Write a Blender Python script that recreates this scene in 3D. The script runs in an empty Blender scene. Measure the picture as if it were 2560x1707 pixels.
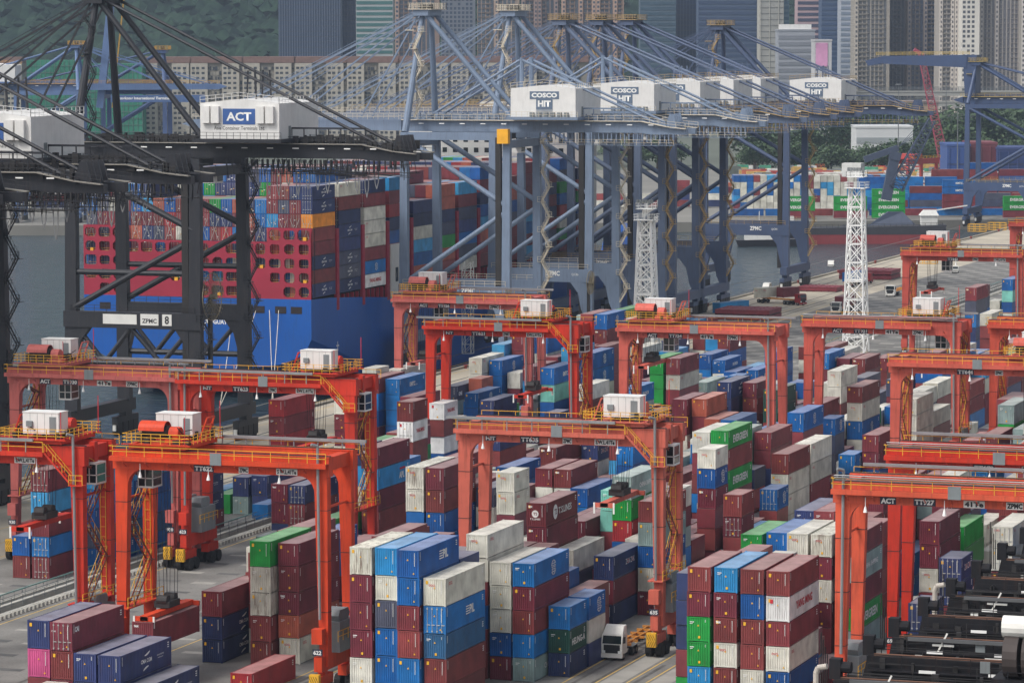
import bpy, math, random
from mathutils import Vector, Matrix
random.seed(7)
SC = bpy.context.scene
COL = SC.collection

# ---------------------------------------------------------------- camera, sky, sun, exposure
CAM_H = 70.7
YAW, PITCH, ROLL = math.radians(18.95), math.radians(4.987), math.radians(-0.105)
cam = bpy.data.cameras.new('camera'); camo = bpy.data.objects.new('camera', cam); COL.objects.link(camo)
_f = Vector((-math.sin(YAW)*math.cos(PITCH), math.cos(YAW)*math.cos(PITCH), -math.sin(PITCH)))
_r = Vector((math.cos(YAW), math.sin(YAW), 0)); _u = _r.cross(_f)
_c, _s = math.cos(ROLL), math.sin(ROLL)
RR, UU = _c*_r+_s*_u, _c*_u-_s*_r
camo.matrix_world = Matrix.Translation((0, 0, CAM_H)) @ Matrix((RR, UU, -_f)).transposed().to_4x4()
cam.sensor_width = 36; cam.lens = 9000/2560*36; cam.clip_start = 1; cam.clip_end = 30000
SC.camera = camo
SUN_AZ, SUN_EL = math.radians(215), math.radians(52)      # sun behind the camera, thin cloud
world = bpy.data.worlds.new('World'); SC.world = world; world.use_nodes = True
nt = world.node_tree; nt.nodes.clear()
sky = nt.nodes.new('ShaderNodeTexSky'); sky.sky_type = 'NISHITA'; sky.sun_disc = False
sky.sun_elevation = SUN_EL; sky.sun_rotation = SUN_AZ; sky.air_density = 1.0; sky.dust_density = 4.0; sky.ozone_density = 1.0
hs = nt.nodes.new('ShaderNodeHueSaturation'); hs.inputs['Saturation'].default_value = 0.35
bg = nt.nodes.new('ShaderNodeBackground'); bg.inputs['Strength'].default_value = 0.15
wo = nt.nodes.new('ShaderNodeOutputWorld')
nt.links.new(sky.outputs[0], hs.inputs['Color']); nt.links.new(hs.outputs[0], bg.inputs[0]); nt.links.new(bg.outputs[0], wo.inputs[0])
sl = bpy.data.lights.new('sun', 'SUN'); sl.energy = 1.5; sl.angle = math.radians(14); sl.color = (1.0, 0.96, 0.9)
slo = bpy.data.objects.new('sun', sl); COL.objects.link(slo)
_d = Vector((math.sin(SUN_AZ)*math.cos(SUN_EL), math.cos(SUN_AZ)*math.cos(SUN_EL), math.sin(SUN_EL)))
slo.rotation_euler = _d.to_track_quat('Z', 'Y').to_euler()
vs = SC.view_settings; vs.view_transform = 'Standard'; vs.look = 'None'; vs.gamma = 1; vs.use_curve_mapping = False
vs.exposure = 0.32
SC.cycles.volume_bounces = 1; SC.cycles.max_bounces = 6

# ---------------------------------------------------------------- helpers
def lin(c):
    return tuple(((v/255)/12.92 if v/255 <= 0.04045 else ((v/255+0.055)/1.055)**2.4) for v in c)
MATS = {}
def mat(name, rgb, rough=0.6, metal=0.0, var=0.12, scale=0.6, streak=0.0, dirt=(60, 52, 44), spec=0.5, fine=0.0):
    """Painted / concrete surface: base colour, patchy variation and vertical grime streaks."""
    if name in MATS: return MATS[name]
    m = bpy.data.materials.new(name); m.use_nodes = True; n = m.node_tree; P = n.nodes['Principled BSDF']
    P.inputs['Roughness'].default_value = rough; P.inputs['Metallic'].default_value = metal; P.inputs['Specular IOR Level'].default_value = spec
    geo = n.nodes.new('ShaderNodeNewGeometry')
    no = n.nodes.new('ShaderNodeTexNoise'); no.inputs['Scale'].default_value = scale; no.inputs['Detail'].default_value = 6
    n.links.new(geo.outputs['Position'], no.inputs['Vector'])
    c = lin(rgb)
    ramp = n.nodes.new('ShaderNodeMapRange'); ramp.inputs['From Min'].default_value = 0.3; ramp.inputs['From Max'].default_value = 0.7
    ramp.inputs['To Min'].default_value = 1-var; ramp.inputs['To Max'].default_value = 1+var
    n.links.new(no.outputs['Fac'], ramp.inputs['Value'])
    mul = n.nodes.new('ShaderNodeVectorMath'); mul.operation = 'SCALE'; mul.inputs[0].default_value = c
    n.links.new(ramp.outputs[0], mul.inputs['Scale'])
    out = mul.outputs[0]
    if streak > 0:
        mp = n.nodes.new('ShaderNodeMapping'); mp.inputs['Scale'].default_value = (1.6, 1.6, 0.16)
        n.links.new(geo.outputs['Position'], mp.inputs['Vector'])
        n2 = n.nodes.new('ShaderNodeTexNoise'); n2.inputs['Scale'].default_value = 1.8; n2.inputs['Detail'].default_value = 8; n2.inputs['Roughness'].default_value = .62
        n.links.new(mp.outputs[0], n2.inputs['Vector'])
        r2 = n.nodes.new('ShaderNodeMapRange'); r2.inputs['From Min'].default_value = 0.5; r2.inputs['From Max'].default_value = 0.75
        r2.inputs['To Max'].default_value = streak
        n.links.new(n2.outputs['Fac'], r2.inputs['Value'])
        mx = n.nodes.new('ShaderNodeMix'); mx.data_type = 'RGBA'
        n.links.new(r2.outputs[0], mx.inputs['Factor']); n.links.new(out, mx.inputs['A']); mx.inputs['B'].default_value = lin(dirt)+(1,)
        out = mx.outputs['Result']
    n.links.new(out, P.inputs['Base Color'])
    MATS[name] = m
    return m
def cmat(name, src, rust=0.0, bleach_gloss=0.0):
    """Container paint: colour from the object (or the face attribute), faded patches, streaks, rust."""
    m = bpy.data.materials.new(name); m.use_nodes = True; n = m.node_tree; P = n.nodes['Principled BSDF']
    P.inputs['Roughness'].default_value = 0.48
    if src == 'obj':
        a = n.nodes.new('ShaderNodeObjectInfo'); co = a.outputs['Color']
    else:
        a = n.nodes.new('ShaderNodeAttribute'); a.attribute_name = 'Col'; co = a.outputs['Color']
    if bleach_gloss:
        bm = n.nodes.new('ShaderNodeMix'); bm.data_type = 'RGBA'; bm.inputs['Factor'].default_value = bleach_gloss; bm.inputs['B'].default_value = lin((188,182,176))+(1,)  # roof colour lightened: faded paint and sky gloss painted in together
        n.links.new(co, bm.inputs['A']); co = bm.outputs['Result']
    geo = n.nodes.new('ShaderNodeNewGeometry')
    no = n.nodes.new('ShaderNodeTexNoise'); no.inputs['Scale'].default_value = 0.45; no.inputs['Detail'].default_value = 7
    n.links.new(geo.outputs['Position'], no.inputs['Vector'])
    mr = n.nodes.new('ShaderNodeMapRange'); mr.inputs['From Min'].default_value = 0.3; mr.inputs['From Max'].default_value = 0.7
    mr.inputs['To Min'].default_value = 0.72; mr.inputs['To Max'].default_value = 1.22
    n.links.new(no.outputs['Fac'], mr.inputs['Value'])
    sc = n.nodes.new('ShaderNodeVectorMath'); sc.operation = 'SCALE'; n.links.new(co, sc.inputs[0]); n.links.new(mr.outputs[0], sc.inputs['Scale'])
    mp = n.nodes.new('ShaderNodeMapping'); mp.inputs['Scale'].default_value = (2.2, 2.2, 0.35); n.links.new(geo.outputs['Position'], mp.inputs['Vector'])
    n2 = n.nodes.new('ShaderNodeTexNoise'); n2.inputs['Scale'].default_value = 1.1; n2.inputs['Detail'].default_value = 8; n2.inputs['Roughness'].default_value = 0.65
    n.links.new(mp.outputs[0], n2.inputs['Vector'])
    r2 = n.nodes.new('ShaderNodeMapRange'); r2.inputs['From Min'].default_value = 0.55-0.06*rust; r2.inputs['From Max'].default_value = 0.72-0.04*rust; r2.inputs['To Max'].default_value = 0.34+0.45*rust
    n.links.new(n2.outputs['Fac'], r2.inputs['Value'])
    mx = n.nodes.new('ShaderNodeMix'); mx.data_type = 'RGBA'; mx.inputs['B'].default_value = lin((92, 62, 44))+(1,)
    n.links.new(r2.outputs[0], mx.inputs['Factor']); n.links.new(sc.outputs[0], mx.inputs['A'])
    n.links.new(mx.outputs['Result'], P.inputs['Base Color'])
    MATS[name] = m
    return m
CM = cmat('container_paint', 'obj'); CMF = cmat('container_roof_paint', 'obj', 0.25, bleach_gloss=0.34); CMR = cmat('container_paint_rusty', 'obj', 1.0); CMA = cmat('container_paint_mass', 'att')

class MB:
    def __init__(s): s.v = []; s.f = []; s.c = []
    def _add(s, vs, fs, col=None):
        o = len(s.v); s.v += [tuple(p) for p in vs]; s.f += [tuple(i+o for i in f) for f in fs]
        if col is not None: s.c += [col]*len(fs)
        return s
    def box(s, x0, y0, z0, x1, y1, z1, col=None):
        return s._add([(x0,y0,z0),(x1,y0,z0),(x1,y1,z0),(x0,y1,z0),(x0,y0,z1),(x1,y0,z1),(x1,y1,z1),(x0,y1,z1)],
                      [(0,3,2,1),(4,5,6,7),(0,1,5,4),(1,2,6,5),(2,3,7,6),(3,0,4,7)], col)
    def hexa(s, b, t, col=None):
        return s._add(list(b)+list(t), [(0,3,2,1),(4,5,6,7),(0,1,5,4),(1,2,6,5),(2,3,7,6),(3,0,4,7)], col)
    def bar(s, p, q, w, h=None, col=None):
        h = h or w; p = Vector(p); q = Vector(q); d = (q-p)
        if d.length < 1e-6: return s
        d.normalize()
        a = d.cross(Vector((0,0,1)))
        if a.length < 1e-3: a = Vector((1,0,0))
        a.normalize(); b = a.cross(d).normalized()
        a = a*w/2; b = b*h/2
        return s.hexa([p-a-b, p+a-b, p+a+b, p-a+b], [q-a-b, q+a-b, q+a+b, q-a+b], col)
    def tube(s, p, q, r, r2=None, n=10, caps=True, col=None):
        r2 = r if r2 is None else r2; p = Vector(p); q = Vector(q); d = (q-p).normalized()
        a = d.cross(Vector((0,0,1)))
        if a.length < 1e-3: a = Vector((1,0,0))
        a.normalize(); b = a.cross(d)
        vs = []
        for i in range(n):
            t = 2*math.pi*i/n; vs.append(p+(a*math.cos(t)+b*math.sin(t))*r)
        for i in range(n):
            t = 2*math.pi*i/n; vs.append(q+(a*math.cos(t)+b*math.sin(t))*r2)
        fs = [(i, i+n, (i+1) % n+n, (i+1) % n) for i in range(n)]
        if caps: fs += [tuple(range(n)), tuple(range(2*n-1, n-1, -1))]
        return s._add(vs, fs, col)
    def prism(s, pts, axis, a, b, col=None):
        """2-D outline pts extruded along axis from a to b ('y': pts are (x,z); 'x': pts are (y,z); 'z': pts are (x,y))"""
        f = {'y': lambda p, t: (p[0], t, p[1]), 'x': lambda p, t: (t, p[0], p[1]), 'z': lambda p, t: (p[0], p[1], t)}[axis]
        n = len(pts)
        vs = [f(p, a) for p in pts]+[f(p, b) for p in pts]
        fs = [tuple(range(n)), tuple(range(2*n-1, n-1, -1))]+[(i, i+n, (i+1) % n+n, (i+1) % n) for i in range(n)]
        return s._add(vs, fs, col)
    def mesh(s, name):
        m = bpy.data.meshes.new(name); m.from_pydata(s.v, [], s.f)
        if s.c:
            at = m.attributes.new('Col', 'FLOAT_COLOR', 'FACE')
            at.data.foreach_set('color', [x for c in s.c for x in (c[0], c[1], c[2], 1.0)])
        m.update(); return m
    def build(s, name, m, parent=None, loc=(0,0,0), smooth=False):
        me = s.mesh(name); return link(name, me, m, parent, loc, smooth)
def link(name, me, m, parent=None, loc=(0,0,0), smooth=False):
    if m is not None and not me.materials: me.materials.append(m)
    o = bpy.data.objects.new(name, me); COL.objects.link(o); o.location = loc
    if parent is not None: o.parent = parent
    if smooth: me.shade_smooth()
    return o
def empty(name, loc, label=None, cat=None, group=None, rz=0):
    o = bpy.data.objects.new(name, None); COL.objects.link(o); o.location = loc; o.rotation_euler = (0,0,rz); o.empty_display_size = 0.5
    if label: tag(o, label, cat, group)
    return o
def tag(o, label, cat, group=None):
    o['label'] = label; o['category'] = cat
    if group: o['group'] = group
    return o
def structure(o): o['kind'] = 'structure'; return o
def stuff(o, label=None, cat=None):
    o['kind'] = 'stuff'
    if label: o['label'] = label
    if cat: o['category'] = cat
    return o
_TX = {}
def text_mesh(txt, facing, h, w=None, bold=0.0):
    """lettering as flat mesh, centred; facing '-Y' reads from the camera side, '+X' from the landside"""
    k = (txt, facing, h, w, bold)
    if k in _TX: return _TX[k]
    cu = bpy.data.curves.new('lettering', 'FONT'); cu.body = txt; cu.align_x = 'CENTER'; cu.align_y = 'CENTER'; cu.resolution_u = 2; cu.offset = bold
    o = bpy.data.objects.new('lettering', cu); COL.objects.link(o)
    dg = bpy.context.evaluated_depsgraph_get(); dg.update()
    me = bpy.data.meshes.new_from_object(o.evaluated_get(dg)); bpy.data.objects.remove(o); bpy.data.curves.remove(cu)
    xs = [v.co.x for v in me.vertices]; ys = [v.co.y for v in me.vertices]
    cx, cy = (min(xs)+max(xs))/2, (min(ys)+max(ys))/2; sy = h/(max(ys)-min(ys)); sx = (w/(max(xs)-min(xs))) if w else sy
    for v in me.vertices:
        x, y = (v.co.x-cx)*sx, (v.co.y-cy)*sy
        v.co = (x, 0, y) if facing == '-Y' else ((0, x, y) if facing == '+X' else (x, y, 0))
    me.materials.clear(); _TX[k] = me
    return me
def text(parent, txt, loc, facing, h, m, w=None, name='lettering', bold=0.0):
    if not txt.strip(): return None
    me0 = text_mesh(txt, facing, h, w, bold)
    me = me0 if (not me0.materials or me0.materials[0] == m) else me0.copy()
    if not me.materials: me.materials.append(m)
    elif me.materials[0] != m: me.materials[0] = m
    o = bpy.data.objects.new(name, me); COL.objects.link(o); o.location = loc; o.parent = parent
    return o
WHITE = mat('white_lettering', (225,225,222), 0.6, var=0.03)
NAVYL = mat('navy_lettering', (30,38,70), 0.6, var=0.03)
REDL = mat('red_lettering', (190,40,52), 0.6, var=0.03)
BLACKL = mat('black_lettering', (28,28,30), 0.6, var=0.03)
YEL = mat('yellow_paint', (222,168,40), 0.55, var=0.12, streak=0.25)
def rail(mb, pts, h=1.1, sp=2.0, w=0.05, mids=1):
    """guard rail: posts and horizontal bars along a polyline of (x,y,z)"""
    for p, q in zip(pts, pts[1:]):
        p = Vector(p); q = Vector(q); L = (q-p).length; n = max(1, round(L/sp)); up = Vector((0,0,h))
        for i in range(n+1): a = p.lerp(q, i/n); mb.bar(a, a+up, w)
        for j in range(mids+1): mb.bar(p+up*((j+1)/(mids+1)), q+up*((j+1)/(mids+1)), w)
    return mb
def bd(px, py, D):
    """world point seen at photo pixel (2560 wide) at horizontal depth D along the view axis"""
    hx, hy = -math.sin(YAW), math.cos(YAW)
    d = _f+RR*((px-1280)/9000)-UU*((py-853.5)/9000)
    t = D/(d.x*hx+d.y*hy)
    return Vector((0,0,CAM_H))+d*t
def ordinal(i):
    a = ['','first','second','third','fourth','fifth','sixth','seventh','eighth','ninth','tenth','eleventh','twelfth','thirteenth','fourteenth','fifteenth','sixteenth','seventeenth','eighteenth','nineteenth']
    t = ['','','twenty','thirty','forty','fifty','sixty','seventy','eighty','ninety']
    if i >= 100: return 'hundred and '+ordinal(i-100) if i > 100 else 'hundredth'
    if i < 20: return a[i]
    return (t[i//10]+'-'+a[i % 10]) if i % 10 else {20:'twentieth',30:'thirtieth',40:'fortieth',50:'fiftieth',60:'sixtieth',70:'seventieth',80:'eightieth',90:'ninetieth'}[i]
BLEACH_GLOSS = lin((188,182,176))  # pale tone for container tops: dusty fading plus sky gloss put into the colour
def bleach_gloss(c, f=0.34): return tuple(a*(1-f)+b*f for a, b in zip(c, BLEACH_GLOSS))
HAZE = 0.00007
# ---------------------------------------------------------------- setting: sea, quay, roads, markings
CONC = mat('apron_concrete', (172,163,146), 0.85, var=0.2, scale=0.09, streak=0.35, dirt=(96,92,86))
ASPH = mat('yard_asphalt', (116,114,110), 0.85, var=0.3, scale=0.16, streak=0.5, dirt=(58,56,54))
DARKP = mat('dark_pad', (88,88,87), 0.85, var=0.2, scale=0.3)
LIGHTP = mat('light_pad', (150,147,140), 0.85, var=0.14, scale=0.3)
LANE = mat('lane_paint', (206,170,84), 0.7, var=0.15)
QX = -264.0
def sheet(name, m, pts, z, thick=None):
    mb = MB()
    if thick: mb.prism(pts, 'z', z-thick, z)
    else: mb._add([(p[0], p[1], z) for p in pts], [tuple(range(len(pts)))])
    return structure(mb.build(name, m))
# water with small ripples
wm = bpy.data.materials.new('harbour_water'); wm.use_nodes = True
n = wm.node_tree; P = n.nodes['Principled BSDF']; P.inputs['Base Color'].default_value = lin((46,60,66))+(1,); P.inputs['Roughness'].default_value = 0.12; P.inputs['IOR'].default_value = 1.33
g = n.nodes.new('ShaderNodeNewGeometry'); mp = n.nodes.new('ShaderNodeMapping'); mp.inputs['Rotation'].default_value = (0,0,-0.33); mp.inputs['Scale'].default_value = (0.5,1.0,1)
n1 = n.nodes.new('ShaderNodeTexNoise'); n1.inputs['Scale'].default_value = 0.35; n1.inputs['Detail'].default_value = 7
bp = n.nodes.new('ShaderNodeBump'); bp.inputs['Strength'].default_value = 1.0; bp.inputs['Distance'].default_value = 2.2
n.links.new(g.outputs['Position'], mp.inputs[0]); n.links.new(mp.outputs[0], n1.inputs['Vector']); n.links.new(n1.outputs['Fac'], bp.inputs['Height']); n.links.new(bp.outputs[0], P.inputs['Normal'])
sheet('sea', wm, [(-9000,-600),(3000,-600),(3000,9000),(-9000,9000)], -4.0)
# terminal ground: one sheet of yard asphalt over a quay block
sheet('quay_ground', ASPH, [(QX,-150),(420,-150),(420,1560),(QX+22,1560)], 0.0, 9.0)
sheet('apron', CONC, [(QX+0.4,-150),(-219.5,-150),(-219.5,1555),(QX+22.4,1555)], 0.004)
sheet('landside_strip', LIGHTP, [(-139.9,280),(-138.2,280),(-138.2,700),(-139.9,700)], 0.004)
sheet('runway_strip', LIGHTP, [(-116.2,280),(-113.9,280),(-113.9,700),(-116.2,700)], 0.004)
sheet('runway_strip', LIGHTP, [(-111.0,280),(-108.8,280),(-108.8,700),(-111.0,700)], 0.004)
sheet('runway_strip', LIGHTP, [(-145.6,280),(-140.9,280),(-140.9,700),(-145.6,700)], 0.004)
for x in (-120.0,-116.6,-113.4,-111.4,-145.9,-148.5,-220.6,-226.5,-233,-250,-255.5,-168.5,-195.5):
    structure(MB().box(x-0.08,200,0.006,x+0.08,900,0.010).build('lane_line', LANE))
TYM = mat('tyre_mark', (84,82,79), .85, var=.35, scale=.5)
for x, y0, y1 in ((-118.9,300,430),(-116.9,296,470),(-112.6,300,380),(-147.3,300,420),(-146.4,310,380),(-223.5,480,900),(-225.3,500,1000),(-229.5,560,980),(-240,600,1050),(-252.5,560,1010),(-172.5,330,420),(-176,340,430)):
    structure(MB().box(x-.22,y0,.0125,x+.22,y1,.0145).build('tyre_mark', TYM))
# hatched lane marks on the apron, as short bars
mb = MB()
for i in range(90):
    y = 480+i*3.4
    mb.box(-243,y,0.006,-228,y+0.16,0.011)
structure(mb.build('apron_hatching', LANE))
mb = MB()
for i in range(46):
    y = 880+i*9
    mb.box(-231.6,y,0.006,-231.3,y+4,0.011)
structure(mb.build('dashed_lane_line', LIGHTP))
# crane rails and the quay kerb with fenders
for x in (-244.5,-267.0+3.4): structure(MB().box(x-0.25,100,0.005,x+0.25,1500,0.02).build('crane_rail', DARKP))
KERB = mat('quay_kerb', (138,130,116), 0.9, var=0.2)
kb = structure(MB().hexa([(QX,-150,0.003),(QX+1.3,-150,0.003),(QX+23.3,1560,0.003),(QX+22,1560,0.003)],[(QX,-150,0.35),(QX+1.3,-150,0.35),(QX+23.3,1560,0.35),(QX+22,1560,0.35)]).build('quay_kerb', KERB))
FEND = mat('fender_rubber', (48,44,42), 0.9); BOLL = mat('bollard_red', (130,58,50), 0.7)
for i in range(44):
    y = 520+i*22; x = QX+22*(y+150)/1710
    b = MB().box(x-0.5,y,-2.5,x-0.02,y+2,-0.3).build('fender', FEND)
    tag(b, 'black rubber fender on the quay wall, %s from the near end' % ordinal(i+1), 'fender', 'fenders along the quay')
    if i % 2 == 0:
        b = MB().tube((x+1.9,y+6,0.004),(x+1.9,y+6,0.6),0.32,0.28,8).tube((x+1.9,y+6,0.6),(x+1.9,y+6,0.85),0.5,0.42,8).build('bollard', BOLL, smooth=False)
        tag(b, 'rusty red mooring bollard on the quay edge, %s from the near end' % ordinal(i//2+1), 'bollard', 'bollards along the quay')
# container pads: rows of light and dark slabs on the open yard (beyond the blocks)
ml = MB(); md = MB(); rnd = random.Random(3)
for i in range(7):
    for j in range(66):
        x = -217.5+i*3.4; y = 690+j*6.4+rnd.uniform(-.6,.6)
        if x > -197.5: continue
        (ml if (i+j) % 2 == 0 else md).box(x,y,0.004,x+2.6,y+rnd.uniform(1.0,2.6),0.012 if (i+j) % 2 else 0.010)
for j in range(40):
    for i in range(5):
        x = -193+i*5.0; y = 720+j*8.2+rnd.uniform(-.5,.5)
        (ml if (i+j) % 2 == 0 else md).box(x,y,0.004,x+3.4,y+rnd.uniform(1.4,2.6),0.012 if (i+j) % 2 else 0.010)
for j in range(16):
    for i in range(6):
        x = -192+i*5.0; y = 330+j*8+rnd.uniform(-.5,.5)
        (ml if (i+j) % 2 == 0 else md).box(x,y,0.004,x+3.0,y+rnd.uniform(1.0,1.8),0.012 if (i+j) % 2 else 0.010)
for j in range(14):
    for i in range(3):
        x = -216+i*4.0; y = 330+j*6+rnd.uniform(-.5,.5)
        (ml if (i+j) % 2 == 0 else md).box(x,y,0.004,x+2.6,y+rnd.uniform(1.0,1.8),0.012 if (i+j) % 2 else 0.010)
structure(ml.build('container_pads', LIGHTP)); structure(md.build('dark_container_pads', DARKP))
# cable trough barrier with hand rail between the two left blocks
BARR = mat('barrier_concrete', (168,166,158), 0.9, var=0.18, scale=0.5); GALV = mat('galvanised_steel', (120,124,126), 0.45, 0.5, var=0.1)
TEAL = mat('teal_pipe', (110,168,160), 0.6)
def barrier(x, y0, y1, label):
    e = empty('cable_barrier', (x,y0,0), label, 'barrier', 'cable barriers in the yard'); L = y1-y0
    for dx, w, h in ((-2.6,0.7,0.55),(-1.4,0.5,0.4),(-0.2,0.5,0.75),(1.5,0.6,0.4)):
        MB().box(dx,0,0.001,dx+w,L,h).build('kerb_beam', BARR, e)
    m = MB()
    for i in range(int(L/1.1)): m.box(2.3,i*1.1,0.002,2.9,i*1.1+0.6,0.5)
    stuff(m.build('toothed_kerb', BARR, e))
    rail(MB(), [(1.0,0,0.4),(1.0,L,0.4)], 1.3, 3.0, 0.06, 2).build('hand_rail', GALV, e)
    rail(MB(), [(-1.7,0,0.4),(-1.7,L,0.4)], 1.1, 3.0, 0.06, 1).build('hand_rail', GALV, e)
    MB().tube((-3.4,0,0.9),(-3.4,L,0.9),0.09,n=6).build('teal_pipe', TEAL, e)
    m = MB()
    for i in range(int(L/6)): m.bar((-3.4,i*6,0),(-3.4,i*6,0.9),0.08)
    m.build('pipe_post', GALV, e)
barrier(-199.5,330,478,'grey concrete cable barrier with hand rails running past the front left cranes')
barrier(-190,760,1180,'grey concrete cable barrier with hand rails on the open yard at right')
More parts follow.
